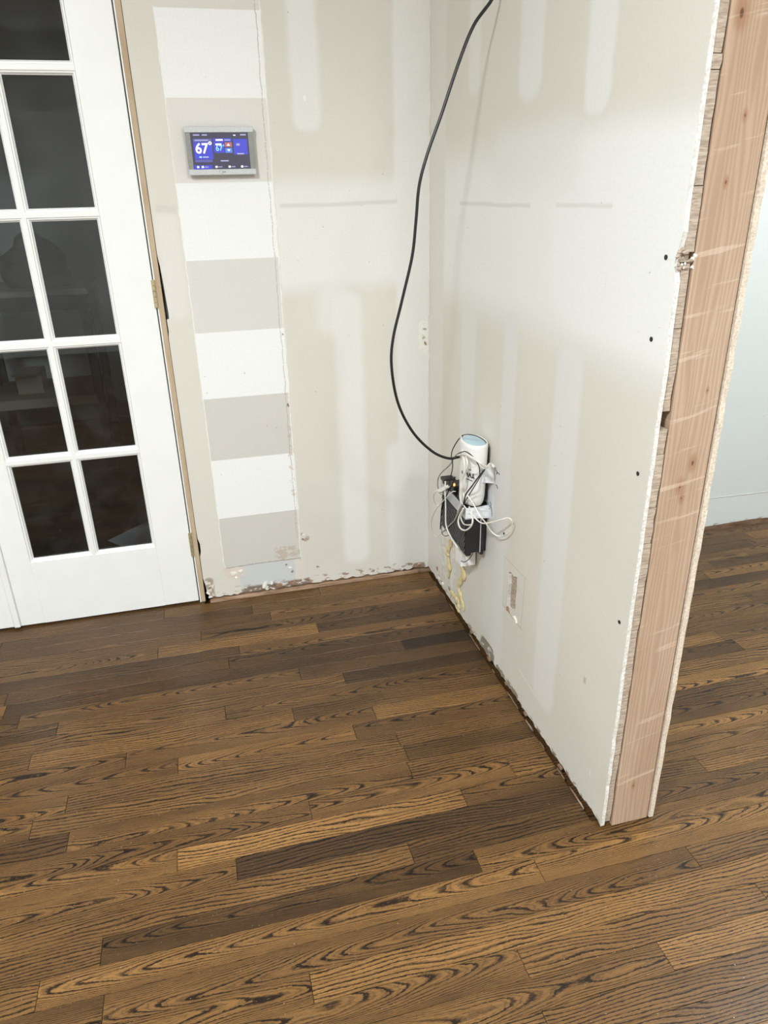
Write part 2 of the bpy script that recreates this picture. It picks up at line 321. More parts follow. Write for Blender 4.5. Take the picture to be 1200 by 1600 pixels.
rl = [(-0.668, 0.39, -0.672, 0.24, 0.0016, srgb(188, 176, 160), 0.8), (-0.668, 0.386, -0.795, 0.39, 0.0016, srgb(188, 176, 160), 0.8), (-0.792, 0.388, -0.79, 0.24, 0.0016, srgb(188, 176, 160), 0.8), (-0.672, 0.24, -0.80, 0.236, 0.0018, srgb(170, 146, 122), 0.9),
      (-0.70, 0.36, -0.79, 0.33, 0.0012, srgb(188, 176, 160), 0.7), (-0.791, 0.111, -0.898, 0.102, 0.002, srgb(246, 242, 232), 1.0), (-1.170, 0.108, -1.174, 0.095, 0.0022, srgb(248, 244, 236), 1.0)]
M['wall_right'] = wall_mat('skimmed_drywall', srgb(226, 222, 211), 1, rp, rl)
M['wall_plain'] = plain('plain_wall_paint', srgb(226, 224, 217), 0.7, nscale=3)
M['ceiling'] = plain('ceiling_paint', srgb(240, 240, 236), 0.8, nscale=3)
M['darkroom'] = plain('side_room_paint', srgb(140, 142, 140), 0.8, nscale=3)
M['door'] = plain('white_door_paint', srgb(243, 243, 239), 0.38, nscale=12, var=0.012, bump=0.03)
M['raw_jamb'] = crumbly('raw_jamb_edge', srgb(200, 180, 153), srgb(184, 159, 130), 60, (1, 1, 0.12), 0.15)
M['gypsum'] = crumbly('broken_gypsum', srgb(240, 238, 232), srgb(206, 200, 190), 200)
M['plaster'] = crumbly('sawn_plaster_lath', srgb(200, 184, 166), srgb(158, 140, 122), 130, (0.35, 1, 2.2))
M['gypsum_back'] = crumbly('chalky_board_edge', srgb(234, 222, 205), srgb(205, 186, 164), 240)
M['frame_wood'] = crumbly('old_sole_plate', srgb(196, 164, 136), srgb(140, 108, 84), 60, (0.2, 1, 1), 0.3)
M['brass'] = plain('aged_brass', srgb(196, 182, 142), 0.42, 0.6, nscale=200, var=0.15)
M['black'] = plain('black_plastic', srgb(28, 28, 29), 0.42, nscale=120)
M['coax'] = plain('black_cable_jacket', srgb(22, 22, 24), 0.3, nscale=120)
M['wht'] = plain('white_plastic', srgb(238, 237, 233), 0.35, var=0.02, nscale=80, bump=0.0)
M['cord_white'] = plain('white_cord', srgb(236, 232, 222), 0.5, var=0.05)
M['cord_black'] = plain('thin_black_cord', srgb(34, 33, 35), 0.45)
M['cord_grey'] = plain('grey_cord', srgb(170, 167, 158), 0.5)
M['silver'] = plain('silver_plastic', srgb(186, 188, 190), 0.38, 0.25, nscale=90)
M['blue'] = plain('pale_blue_cap', srgb(186, 212, 224), 0.4, var=0.03)
M['tape'] = plain('white_tape', srgb(226, 228, 230), 0.45, var=0.05, nscale=60, bump=0.4)
M['ink'] = plain('dark_blue_ink', srgb(34, 38, 70), 0.6)
M['print'] = plain('black_print', srgb(30, 30, 34), 0.5)
M['foam'] = crumbly('dried_yellow_foam', srgb(236, 222, 180), srgb(210, 188, 132), 90)
M['dark_hole'] = plain('screw_head_black', srgb(28, 26, 24), 0.5)
M['paper'] = plain('loose_paper', srgb(226, 226, 222), 0.8, var=0.05, nscale=14)
M['bench'] = plain('pale_bench_wood', srgb(176, 162, 140), 0.7, nscale=20)
M['clutter'] = plain('dark_cloth', srgb(70, 66, 66), 0.9, nscale=18, var=0.3)
M['steel'] = plain('brushed_steel', srgb(196, 198, 198), 0.35, 0.1, nscale=200)
M['steel_dark'] = plain('thermostat_side', srgb(140, 140, 137), 0.4, 0.1, nscale=200)
M['led'] = glow('orange_light', srgb(255, 130, 70), 3.0)

# ------------------------------------------------------------------ floor
PX0, PX1, PY1 = -2.10, 1.95, -2.4602
floor = boxes('floor', [(-3.2, 3.0, -4.8, 3.0, -0.10, -0.019), (-3.2, 3.0, -4.8, PY1, -0.019, 0.0), (-3.2, PX0, PY1, -0.0172, -0.019, 0.0), (PX1, 3.0, PY1, 0.0, -0.019, 0.0), (-3.2, -0.81, -0.0172, 2.6, -0.019, 0.0)], M['oak'])
floor.color = (0.42, 0.37, 0.2, 1); tag(floor, kind='structure')
JOINTS = {11: [-.8976, -.2546], 12: [-.7772], 9: [-1.1304, -.35], 6: [-.8971, -.4507], 0: [-.2223], 17: [-.6655], 19: [-.0321], 16: [.1495, -1.0216], 3: [-.7724], 5: [-1.0232], 18: [-.2874],
          13: [-.4157], 14: [-.2865], -3: [-.4609], 2: [-.4312], 1: [-.5517, .9769], 7: [-.3496], 10: [-.6033], 15: [-1.1366], 8: [.6902], -5: [-.60], -1: [-.75]}
TONE = {(11, -.8976): (0.97, 0.2), (12, -.7772): (0.14, 0.2), (0, -.2223): (0.02, 0.2), (6, -.8971): (0.85, 0.9), (2, -.4312): (0.15, 0.2), (16, -1.0216): (0.45, 0.9), (17, -.6655): (0.75, 0.2), (7, -.3496): (0.55, 0.2), (10, -.6033): (0.62, 0.9), (10, None): (0.6, 0.9), (14, -.2865): (0.62, 0.9), (15, -1.1366): (0.68, 0.9), (13, -.4157): (0.3, 0.2), (5, -1.0232): (0.55, 0.9), (16, .1495): (0.4, 0.2), (19, -.0321): (0.8, 0.2), (18, -.2874): (0.55, 0.2)}
pitch = 0.0568
def plank(x0, x1, ytop, tone, kind, seed):
    L = x1 - x0; bm = bmesh.new(); h = pitch / 2 - 0.00035; hl = L / 2 - 0.00045; b = 0.0003
    lo = [(-hl, -h), (hl, -h), (hl, h), (-hl, h)]; up = [(-hl + b, -h + b), (hl - b, -h + b), (hl - b, h - b), (-hl + b, h - b)]
    dz = rnd.uniform(-0.00015, 0.0)
    V = [bm.verts.new((p[0], p[1], -0.0189)) for p in lo] + [bm.verts.new((p[0], p[1], -0.0004 + dz)) for p in lo] + [bm.verts.new((p[0], p[1], dz)) for p in up]
    for k in (0, 4):
        for i in range(4): bm.faces.new((V[k + i], V[k + (i + 1) % 4], V[k + 4 + (i + 1) % 4], V[k + 4 + i]))
    bm.faces.new(V[8:12]); bm.faces.new(V[3::-1])
    o = to_obj('plank', bm, M['oak'], floor); o.location = ((x0 + x1) / 2, ytop - pitch / 2, 0); o.color = (tone, seed, kind, 1)
for k in range(-7, 36):
    yt = -0.4153 - pitch * k
    known = sorted(JOINTS.get(k, []))
    js = list(known)
    a, b = (min(js), max(js)) if js else (rnd.uniform(-1.3, -0.2),) * 2
    if not js: js = [a]
    while a > PX0 + 0.3:
        a -= rnd.uniform(0.48, 1.15)
        if a > PX0 + 0.1: js.append(a)
    while b < PX1 - 0.3:
        b += rnd.uniform(0.48, 1.15)
        if b < PX1 - 0.1: js.append(b)
    js = sorted(js)
    spans = [(PX0, PX1)] if k > 13 else [(PX0, -0.0065), (0.138, PX1)]
    for s0, s1 in spans:
        cuts = [s0] + [j for j in js if s0 + 0.08 < j < s1 - 0.08] + [s1]
        for c0, c1 in zip(cuts, cuts[1:]):
            t = None
            for (kk, xx), v in TONE.items():
                if kk == k and xx is not None and abs(xx - c0) < 0.01: t = v
            if t is None: t = (min(0.82, max(0.24, rnd.gauss(0.52, 0.16))), 0.9 if rnd.random() < 0.42 else 0.2)
            plank(c0, c1, yt, t[0], t[1], rnd.random())

# ------------------------------------------------------------------ back wall (drywall face at y = 0), with the gap beside the door jamb
def jag(a, b, n, amp, fixed):
    return [(a + (b - a) * i / n, fixed + rnd.uniform(-amp, amp)) for i in range(n + 1)]
wall_back = empty('wall_back', (0.9, 0.06, 0)); tag(wall_back, kind='structure')
def under(o, p):
    o.parent = p; o.matrix_parent_inverse = p.matrix_world.inverted() if False else Matrix.Translation(-Vector(p.location)); return o
base_pts = jag(-0.799, 0.0, 70, 0.0045, 0.012)[1:-1]
left_edge = [(-0.8045, 2.06), (-0.8045, 1.60), (-0.8042, 1.13), (-0.8010, 1.10), (-0.7991, 1.065), (-0.7970, 1.00), (-0.7958, 0.974), (-0.7962, 0.955), (-0.8030, 0.953), (-0.8022, 0.92), (-0.8046, 0.90), (-0.8046, 0.27), (-0.8035, 0.24), (-0.7985, 0.22), (-0.7990, 0.19), (-0.8040, 0.17), (-0.8042, 0.09), (-0.7990, 0.06), (-0.7965, 0.03)]
outline = [(-0.8045, 2.44)] + left_edge + base_pts + [(0.0, 0.010), (0.0, 2.44)]
under(plate('drywall_sheet', outline, [], lambda u, v, d: (u, d, v), 0.0127, M['wall_back']), wall_back)
rb = jag(0.129, 2.85, 30, 0.004, 0.010)
under(plate('drywall_sheet', [(0.0, 2.44), (0.0, 0.010)] + rb + [(2.85, 2.44)], [], lambda u, v, d: (u, d, v), 0.0127, M['wall_back']), wall_back)
under(box('wall_framing', -0.783, 2.85, 0.0128, 0.115, -0.0185, 2.44, M['frame_wood']), wall_back)
# old caulk ridges that stayed where trim was pulled off, and the raised edge line in the next room
def ridge(pts, r, m, parent, name='caulk_ridge', axis='y'):
    P = catmull(pts, 6); v, f = sweep([p + Vector((0, rnd.uniform(-0.0004, 0.0002), 0)) for p in P], r, 5, lambda s: 0.6 + 0.7 * abs(math.sin(s * 57) * math.sin(s * 23 + 1)))
    o = from_py(name, v, f, m); return under(o, parent)
M['caulk'] = plain('white_caulk', srgb(240, 237, 229), 0.6)
ridge([(-0.463 - 0.0035 * i / 14, -0.0003, 1.74 - 1.62 * i / 14) for i in range(15)], 0.0016, M['caulk'], wall_back)
ridge([(-0.729 + rnd.uniform(-0.001, 0.001), 0.0, 1.72 - 1.58 * i / 14) for i in range(15)], 0.0009, M['caulk'], wall_back)
ridge([(0.95 + 0.7 * i / 8, -0.0002, 0.139 - 0.012 * i / 8) for i in range(9)], 0.0014, M['wall_plain'], wall_back)
ridge([(-0.0015, -0.0012, 1.75 - 0.83 * i / 10) for i in range(11)], 0.0018, M['caulk'], wall_back, 'corner_bead')
ridge([(-0.0015, -0.0012, 0.80 - 0.77 * i / 10) for i in range(11)], 0.0018, M['caulk'], wall_back, 'corner_bead')
# torn flakes of paper and paint along the bottom
def flake(p, size, rot, m, parent):
    v = []
    n = 7
    for i in range(n):
        a = 2 * math.pi * i / n; r = size * rnd.uniform(0.5, 1.1); v.append(Vector((r * math.cos(a), 0, r * 0.55 * math.sin(a))))
    top = [q + Vector((0, -0.0012 - 0.0035 * rnd.random(), 0)) for q in v]; bot = [q + Vector((0, 0.001, 0)) for q in v]
    mt = Matrix.Rotation(rot, 4, 'Y') if parent is wall_back else Matrix.Rotation(-math.pi / 2, 4, 'Z') @ Matrix.Rotation(rot, 4, 'Y')
    vs_ = [mt @ q + Vector(p) for q in top + bot]
    fs = [tuple(range(n)), tuple(range(2 * n - 1, n - 1, -1))] + [(i, (i + 1) % n, n + (i + 1) % n, n + i) for i in range(n)]
    return under(from_py('paint_flake', vs_, fs, m), parent)
M['flake_brown'] = crumbly('torn_kraft_paper', srgb(172, 142, 118), srgb(132, 104, 84), 150)
for x_, z_, s_, r_, b_ in [(-0.60, 0.030, 0.016, -0.9, 0), (-0.575, 0.036, 0.010, -0.8, 0), (-0.70, 0.093, 0.014, 0.2, 0), (-0.675, 0.098, 0.010, 0.1, 0), (-0.695, 0.078, 0.006, 0.4, 0), (-0.505, 0.085, 0.007, 0.5, 0), (-0.50, 0.07, 0.008, -0.9, 1), (-0.52, 0.100, 0.004, 0, 1),
                           (-0.793, 0.03, 0.010, 0.6, 0), (-0.786, 0.05, 0.008, -0.5, 1), (-0.79, 0.015, 0.008, 0.2, 0), (-0.035, 0.020, 0.014, -0.1, 1), (-0.55, 0.022, 0.018, -0.1, 1), (-0.50, 0.024, 0.02, -0.1, 1), (-0.455, 0.19, 0.006, 0.1, 1), (-0.452, 0.205, 0.006, 0.1, 0), (-0.41, 0.075, 0.006, 0.2, 1), (-0.47, 0.89, 0.004, 1.3, 1), (-0.4697, 0.668, 0.006, 1.2, 1), (-0.013, 0.885, 0.007, 1.0, 0), (-0.012, 0.83, 0.007, 1.1, 1), (-0.02, 0.86, 0.008, 1.4, 0)]:
    flake((x_, -0.0003, z_), s_, r_, M['flake_brown'] if b_ else M['caulk'], wall_back)
trim_1 = plate('trim_1', [(-0.79, -0.004)] + [(-0.04, -0.004)] + list(reversed(jag(-0.79, -0.04, 34, 0.0016, 0.0065))), [], lambda u, v, d: (u, -0.010 + d, v), 0.009, M['frame_wood']); tag(trim_1, kind='structure')

# ------------------------------------------------------------------ partition stub on the right: drywall, lath, stud, drywall
L = 1.2355
wall_right = empty('wall_right', (0.065, -0.6, 0)); tag(wall_right, kind='structure')
hole = [(-0.694, 0.353), (-0.708, 0.362), (-0.727, 0.360), (-0.748, 0.367), (-0.7505, 0.33), (-0.7475, 0.30), (-0.7515, 0.266), (-0.735, 0.262), (-0.716, 0.252), (-0.700, 0.249), (-0.697, 0.28), (-0.7, 0.32)]
end_edge = []
zz = 0.008
while zz < 2.42:
    off = 0.0
    if 1.168 < zz < 1.198: off = 0.010
    end_edge.append((-L + off + rnd.uniform(-0.0012, 0.0016), zz)); zz += rnd.uniform(0.018, 0.05)
bot = jag(-L, -0.002, 90, 0.004, 0.014)[1:-1]
outl = [(-0.001, 2.44), (-0.001, 0.012)] + list(reversed(bot)) + end_edge + [(-L, 2.44)]
under(plate('drywall_sheet', outl, [hole], lambda u, v, d: (d, u, v), 0.0004, M['wall_right']), wall_right)
core_o = [(-0.001, 2.44), (-0.001, 0.013)] + [(a, b + 0.001) for a, b in reversed(bot)] + [(a + 0.0012, b) for a, b in end_edge] + [(-L + 0.0012, 2.44)]
under(plate('gypsum_core', core_o, [hole], lambda u, v, d: (0.0004 + d, u, v), 0.0092, M['gypsum']), wall_right)
ZB = [0.012, 0.0806, 0.2048, 0.4456, 0.5105, 0.6943, 0.7652, 0.8641, 0.909, 0.9393, 1.0752, 1.1742, 1.1897, 1.2823, 1.429, 1.4484, 1.62, 1.84, 2.05, 2.43]
for a, b in zip(ZB, ZB[1:]):
    if abs(a - 0.909) < 1e-4: continue                      # a piece is missing: an open pocket beside the stud
    e = -L + rnd.uniform(0.001, 0.005); g = 0.0007
    if abs(a - 1.1742) < 1e-4: e = -L + 0.012
    spans = [(e, -0.02)]
    for s0, s1 in spans:
        bm = bmesh.new(); n = max(2, int((b - a) / 0.02)); vv_ = []
        for i in range(n + 1):
            z_ = a + g + (b - a - 2 * g) * i / n; w_ = rnd.uniform(-0.0014, 0.0006); q = rnd.uniform(-0.0012, 0.0012)
            vv_.append([bm.verts.new(p) for p in ((0.0100, s0 + q, z_), (0.0256 + w_, s0 + q * 0.6, z_), (0.0256 + w_, s1, z_), (0.0100, s1, z_))])
        for r0, r1 in zip(vv_, vv_[1:]):
            for i in range(4): bm.faces.new((r0[i], r0[(i + 1) % 4], r1[(i + 1) % 4], r1[i]))
        bm.faces.new(vv_[0]); bm.faces.new(vv_[-1])
        under(to_obj('lath_board', bm, M['plaster']), wall_right)
under(box('stud', 0.0283, 0.1154, -L + 0.001, -L + 0.039, 0.0005, 2.44, M['fir'], None, 0.0015, 2), wall_right)
under(box('stud', 0.0276, 0.1158, -0.80, -0.762, -0.0185, 2.44, M['fir'], None, 0.0015, 2), wall_right)
under(box('sole_plate', 0.0276, 0.1158, -1.19, -0.02, -0.0185, 0.02, M['frame_wood']), wall_right)
ro = [(-0.001, 2.44), (-0.001, 0.004)] + [(-L - 0.002 + rnd.uniform(-0.0015, 0.0015), 0.003 + 2.43 * i / 80) for i in range(81)]
under(plate('drywall_sheet', ro, [], lambda u, v, d: (0.1186 + d, u, v), 0.0103, M['gypsum_back']), wall_right)
under(plate('wall_skin', [(-0.001, 2.44), (-0.001, 0.004), (-L + 0.001, 0.004), (-L + 0.001, 2.44)], [], lambda u, v, d: (0.1289 + d, u, v), 0.0004, M['wall_plain']), wall_right)
# sawdust and torn bits where the cut went through, screws left in the drywall
for i in range(26):
    x_ = rnd.uniform(0.0, 0.032); z_ = 1.182 + rnd.uniform(-0.016, 0.016); s_ = rnd.uniform(0.002, 0.005)
    bm = bmesh.new(); bmesh.ops.create_icosphere(bm, subdivisions=1, radius=s_)
    for v in bm.verts: v.co = Vector((v.co.x * rnd.uniform(0.5, 1.4), v.co.y * 0.6, v.co.z * rnd.uniform(0.5, 1.2))) + Vector((x_, -L + 0.003, z_))
    under(to_obj('broken_crumb', bm, M['plaster'] if i % 3 else M['gypsum']), wall_right)
for y_, z_ in [(-1.2033, 1.1813), (-1.1926, 1.0532), (-1.204, 0.821), (-1.207, 0.5154), (-0.655, 0.449)]:
    bm = bmesh.new(); bmesh.ops.create_cone(bm, cap_ends=True, segments=12, radius1=0.0042, radius2=0.0036, depth=0.0014, matrix=Matrix.Translation((-0.0003, y_, z_)) @ Matrix.Rotation(math.pi / 2, 4, 'Y'))
    under(to_obj('screw_head', bm, M['dark_hole']), wall_right)
for y_, z_, s_, r_, b_ in [(-0.24, 0.05, 0.010, 0.3, 1), (-0.13, 0.03, 0.010, 0.5, 0), (-0.11, 0.06, 0.008, 1.2, 1), (-0.17, 0.03, 0.012, 0.2, 0), (-0.45, 0.012, 0.010, 0.0, 1), (-0.60, 0.012, 0.012, 0.0, 1), (-0.85, 0.010, 0.010, 0.0, 1), (-1.05, 0.008, 0.010, 0.0, 1), (-0.72, 0.012, 0.008, 0.0, 1), (-0.755, 0.245, 0.014, 0.5, 0), (-0.71, 0.247, 0.010, 0.5, 1)]:
    flake((-0.0003, y_, z_), s_, r_, M['flake_brown'] if b_ else M['caulk'], wall_right)
# strip of grit and old glue in the gap at the foot of the partition
for i in range(16):
    y_ = -0.03 - 1.15 * rnd.random()
    bm = bmesh.new(); bmesh.ops.create_icosphere(bm, subdivisions=1, radius=rnd.uniform(0.0025, 0.006))
    for v in bm.verts: v.co = Vector((v.co.x * 0.7, v.co.y * rnd.uniform(2.0, 7.0), v.co.z * 0.6)) + Vector((-0.003, y_, -0.006))
    under(to_obj('plaster_crumb', bm, M['flake_brown'] if i % 4 else M['plaster']), wall_right)

# ------------------------------------------------------------------ rest of the shell
H = 2.44
tag(box('ceiling', -3.2, 3.0, -4.8, 2.7, H, H + 0.1, M['ceiling']), kind='structure')
tag(box('wall_left', -3.2, -3.1, -4.8, 0.0, 0, H, M['wall_plain']), kind='structure')
tag(box('wall_front', -3.1, 2.9, -4.8, -4.7, 0, H, M['wall_plain']), kind='structure')
tag(box('wall_far_right', 2.85, 2.95, -4.7, 0.2, 0, H, M['wall_plain']), kind='structure')
tag(boxes('wall_over_door', [(-3.1, -2.05, 0.0, 0.115, 0, H), (-2.05, -0.8055, 0.0, 0.115, 2.075, H)], M['wall_plain']), kind='structure')
tag(box('wall_side_room_back', -3.2, 0.0, 2.5, 2.6, 0, H, M['wall_plain']), kind='structure')
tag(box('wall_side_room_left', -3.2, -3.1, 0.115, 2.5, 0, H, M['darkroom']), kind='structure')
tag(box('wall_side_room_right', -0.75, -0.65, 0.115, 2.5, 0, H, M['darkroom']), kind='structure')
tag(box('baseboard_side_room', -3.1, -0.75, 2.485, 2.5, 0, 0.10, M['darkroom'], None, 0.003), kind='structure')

# ------------------------------------------------------------------ pair of french doors
door_frame = empty('trim_2', (-1.42, 0.05, 0)); tag(door_frame, kind='structure')
under(box('jamb', -0.8206, -0.8058, 0.0, 0.115, 0.0, 2.06, M['raw_jamb'], None, 0.0008), door_frame)
under(box('jamb_face', -0.8242, -0.8206, -0.0004, 0.115, 0.0, 2.06, M['door']), door_frame)
under(box('jamb', -2.05, -2.032, 0.0, 0.115, 0.0, 2.06, M['raw_jamb'], None, 0.0008), door_frame)
under(box('head_jamb', -2.05, -0.8058, 0.0, 0.115, 2.06, 2.075, M['raw_jamb'], None, 0.0008), door_frame)
under(box('stop', -0.8232 - 0.011, -0.8232, 0.040, 0.06, 0.0, 2.06, M['door']), door_frame)
xg, gw, gm, zb, gh, gs = -0.9493, 0.1669, 0.0293, 0.2386, 0.3087, 0.3404
def door_leaf(name, xr, xl, glass_x, hinge_right):
    d = empty(name, ((xr + xl) / 2, 0.018, 0)); tag(d, kind='structure')
    y0, y1 = 0.0, 0.036; zt = 2.048; bd = 0.0095
    gx_hi = max(g[1] for g in glass_x) + bd; gx_lo = min(g[0] for g in glass_x) - bd
    top = zb + 4 * gs + gh + bd; bo = zb - bd
    under(box('stile', gx_hi, xr, y0, y1, 0.007, zt, M['door'], None, 0.0012), d)
    under(box('stile', xl, gx_lo, y0, y1, 0.007, zt, M['door'], None, 0.0012), d)
    under(box('bottom_rail', gx_lo, gx_hi, y0, y1, 0.007, bo, M['door']), d)
    under(box('top_rail', gx_lo, gx_hi, y0, y1, top, zt, M['door']), d)
    mx0, mx1 = glass_x[1][1] + bd, glass_x[0][0] - bd
    under(box('muntin', mx0, mx1, y0, y1, bo, top, M['door']), d)
    for r in range(5):
        z0 = zb + r * gs; z1 = z0 + gh
        for (a, b) in glass_x:
            if r < 4: under(box('muntin', a - bd, b + bd, y0, y1, z1 + bd, z0 + gs - bd, M['door']), d)
            vs_, fs = [], []
            prof = [(-bd, 0.0), (-bd * 0.86, 0.0035), (-bd * 0.45, 0.0042), (-bd * 0.2, 0.0095), (0.0, 0.0112), (0.0, 0.016)]
            for o_, yy in prof:
                vs_ += [(a + o_, yy, z0 + o_), (b - o_, yy, z0 + o_), (b - o_, yy, z1 - o_), (a + o_, yy, z1 - o_)]
            for k in range(len(prof) - 1):
                for i in range(4):
                    j = (i + 1) % 4; fs.append((4 * k + i, 4 * k + j, 4 * k + 4 + j, 4 * k + 4 + i))
            k = 4 * (len(prof) - 1)
            vs_ += [(a - bd, 0.036, z0 - bd), (b + bd, 0.036, z0 - bd), (b + bd, 0.036, z1 + bd), (a - bd, 0.036, z1 + bd), (a, 0.021, z0), (b, 0.021, z0), (b, 0.021, z1), (a, 0.021, z1)]
            for i in range(4):
                j = (i + 1) % 4; fs.append((k + 4 + i, k + 4 + j, k + 8 + j, k + 8 + i))
            under(from_py('glazing_bead', vs_, fs, M['door']), d)
            under(box('glass_pane', a - 0.004, b + 0.004, 0.0160, 0.0195, z0 - 0.004, z1 + 0.004, M['glass']), d)
    if hinge_right:
        for hz0, hz1 in ((0.181, 0.267), (0.988, 1.066), (1.80, 1.88)):
            bm = bmesh.new(); n = 5; hh = (hz1 - hz0) / n
            for i in range(n):
                bmesh.ops.create_cone(bm, cap_ends=True, segments=14, radius1=0.0052, radius2=0.0052, depth=hh * 0.94, matrix=Matrix.Translation((-0.8262, -0.0035, hz0 + hh * (i + 0.5))))
            h = under(to_obj('hinge', bm, M['brass']), d)
            leafb = boxes('hinge_leaf', [(-0.8268, -0.8252, -0.002, 0.03, hz0, hz1)], M['brass']); leafb.parent = h
    return d
gx = [(xg - gw, xg), (xg - 2 * gw - gm, xg - gw - gm)]
door_1 = door_leaf('door_1', -0.8278, -1.3965, gx, True)
gx2 = [(-2.83 - b, -2.83 - a) for a, b in gx]
gx2 = [(g0, g1) for g0, g1 in reversed(gx2)]
door_2 = door_leaf('door_2', -1.4105, -2.0295, [(-1.6927, -1.5258), (-1.8889, -1.7220)], False)
astr = box('astragal', -1.4140, -1.3945, -0.012, -0.0002, 0.008, 2.048, M['door'], None, 0.004, 3); under(astr, door_2)

# ------------------------------------------------------------------ thermostat
th = empty('thermostat', (-0.601, -0.001, 1.331)); tag(th, 'silver touchscreen thermostat reading 67 on the striped wall strip', 'thermostat')
tx0, tx1, tz0, tz1 = -0.6905, -0.5095, 1.3325, 1.4500
def tp(name, x0, x1, z0, z1, ya, yb, m, bev=0.001, parent=None):
    o = box(name, x0, x1, ya, yb, z0, z1, m, None, bev, 2); under(o, th); return o
tp('back_plate', tx0 + 0.003, tx1 - 0.002, tz0 + 0.002, tz1 - 0.003, -0.014, 0.0006, M['black'])
tp('side_rail', tx0 + 0.001, tx0 + 0.0145, tz0 + 0.013, tz1 - 0.0135, -0.0235, -0.0135, M['steel_dark'])
tp('side_rail', tx1 - 0.0145, tx1 - 0.001, tz0 + 0.013, tz1 - 0.0135, -0.0235, -0.0135, M['steel_dark'])
tp('top_rail', tx0, tx1, tz1 - 0.0145, tz1, -0.0255, -0.0135, M['steel'], 0.0015)
bar = tp('bottom_rail', tx0, tx1, tz0, tz0 + 0.0145, -0.0255, -0.0135, M['steel'], 0.0015)
sx0, sx1, sz0, sz1 = tx0 + 0.0140, tx1 - 0.0140, tz0 + 0.0140, tz1 - 0.0140
M['screen'] = glow('lit_screen', srgb(62, 58, 76), 0.75, srgb(18, 17, 22)); M['tile_blue'] = glow('blue_tile', srgb(66, 70, 190), 0.7); M['tile_lite'] = glow('light_blue_tile', srgb(84, 118, 222), 0.8)
M['tile_dim'] = glow('dim_tile', srgb(84, 84, 150), 0.8); M['tile_red'] = glow('red_tile', srgb(160, 92, 100), 0.9); M['txt'] = glow('white_text', srgb(250, 250, 255), 1.2); M['txt_blue'] = glow('blue_text', srgb(120, 190, 255), 1.2); M['txt_dim'] = glow('dim_text', srgb(150, 150, 190), 0.8)
scr = tp('screen', sx0 - 0.0002, sx1 + 0.0002, sz0 - 0.0002, sz1 + 0.0002, -0.0230, -0.0136, M['screen'], 0)
SW, SH = sx1 - sx0, sz1 - sz0
def ui(name, u0, u1, v0, v1, m, lift=0.0002):
    o = box(name, sx0 + u0 * SW, sx0 + u1 * SW, -0.0230 - lift, -0.0229, sz1 - v1 * SH, sz1 - v0 * SH, m); o.parent = scr; return o
ui('screen_tile', 0.04, 0.36, 0.26, 0.72, M['tile_blue']); ui('screen_tile', 0.04, 0.36, 0.17, 0.25, M['tile_dim']); ui('screen_tile', 0.04, 0.34, 0.73, 0.80, M['tile_dim'], 0.00015)
ui('screen_tile', 0.385, 0.70, 0.16, 0.25, M['tile_blue']); ui('screen_tile', 0.385, 0.565, 0.26, 0.55, M['tile_blue']); ui('screen_tile', 0.58, 0.70, 0.27, 0.39, M['tile_red']); ui('screen_tile', 0.58, 0.70, 0.42, 0.55, M['tile_lite'])
ui('screen_tile', 0.73, 0.97, 0.18, 0.60, M['tile_blue']); ui('screen_tile', 0.01, 0.33, 0.88, 0.99, M['tile_blue'])
ui('screen_text_line', 0.07, 0.30, 0.195, 0.225, M['txt_dim'], 0.0004); ui('screen_text_line', 0.43, 0.55, 0.185, 0.225, M['txt'], 0.0004); ui('screen_text_line', 0.58, 0.68, 0.19, 0.22, M['txt_dim'], 0.0004)
ui('screen_text_line', 0.05, 0.16, 0.05, 0.085, M['txt_dim'], 0.0004); ui('screen_text_line', 0.20, 0.29, 0.05, 0.085, M['txt_dim'], 0.0004); ui('screen_text_line', 0.74, 0.78, 0.07, 0.09, M['txt'], 0.0004); ui('screen_text_line', 0.86, 0.96, 0.05, 0.085, M['txt_dim'], 0.0004)
ui('screen_text_line', 0.12, 0.16, 0.64, 0.68, M['txt_blue'], 0.0004); ui('screen_text_line', 0.18, 0.28, 0.64, 0.68, M['txt_dim'], 0.0004); ui('screen_text_line', 0.42, 0.52, 0.30, 0.345, M['txt'], 0.0004); ui('screen_text_line', 0.48, 0.62, 0.75, 0.785, M['txt_dim'], 0.0004)
ui('screen_text_line', 0.78, 0.84, 0.30, 0.36, M['txt_dim'], 0.0004); ui('screen_text_line', 0.78, 0.90, 0.56, 0.60, M['txt_dim'], 0.0004)
for u in (0.06, 0.14, 0.38, 0.61, 0.83):
    ui('screen_icon', u, u + 0.035, 0.905, 0.955, M['txt'], 0.0004)
for u in (0.19, 0.43, 0.66, 0.88):
    ui('screen_text_line', u, u + 0.07, 0.92, 0.945, M['txt_dim'], 0.0004)
def ui_text(s, u, v, size, m, bold=0.0):
    mt = Matrix.Translation((sx0 + u * SW, -0.0237, sz1 - v * SH)) @ Matrix.Rotation(math.pi / 2, 4, 'X')
    return text_mesh('screen_digits', s, size, m, scr, mt, bold)
ui_text('67', 0.175, 0.44, 0.034, M['txt'], 0.0006); ui_text('67', 0.475, 0.43, 0.0185, M['txt_blue'], 0.0001); ui_text('°', 0.325, 0.38, 0.028, M['txt'], 0.0004); ui_text('°', 0.555, 0.40, 0.015, M['txt_blue'])
def tri(u, v, up, m):
    w, h = 0.026 * SW, 0.055 * SH * (1 if up else -1); cx, cz = sx0 + u * SW, sz1 - v * SH
    P = [(cx - w, -0.0234, cz - h / 2), (cx + w, -0.0234, cz - h / 2), (cx, -0.0234, cz + h / 2)]
    from_py('screen_arrow', P + [(p[0], p[1] + 0.0003, p[2]) for p in P], [(0, 1, 2), (5, 4, 3), (0, 1, 4, 3), (1, 2, 5, 4), (2, 0, 3, 5)], m, scr)
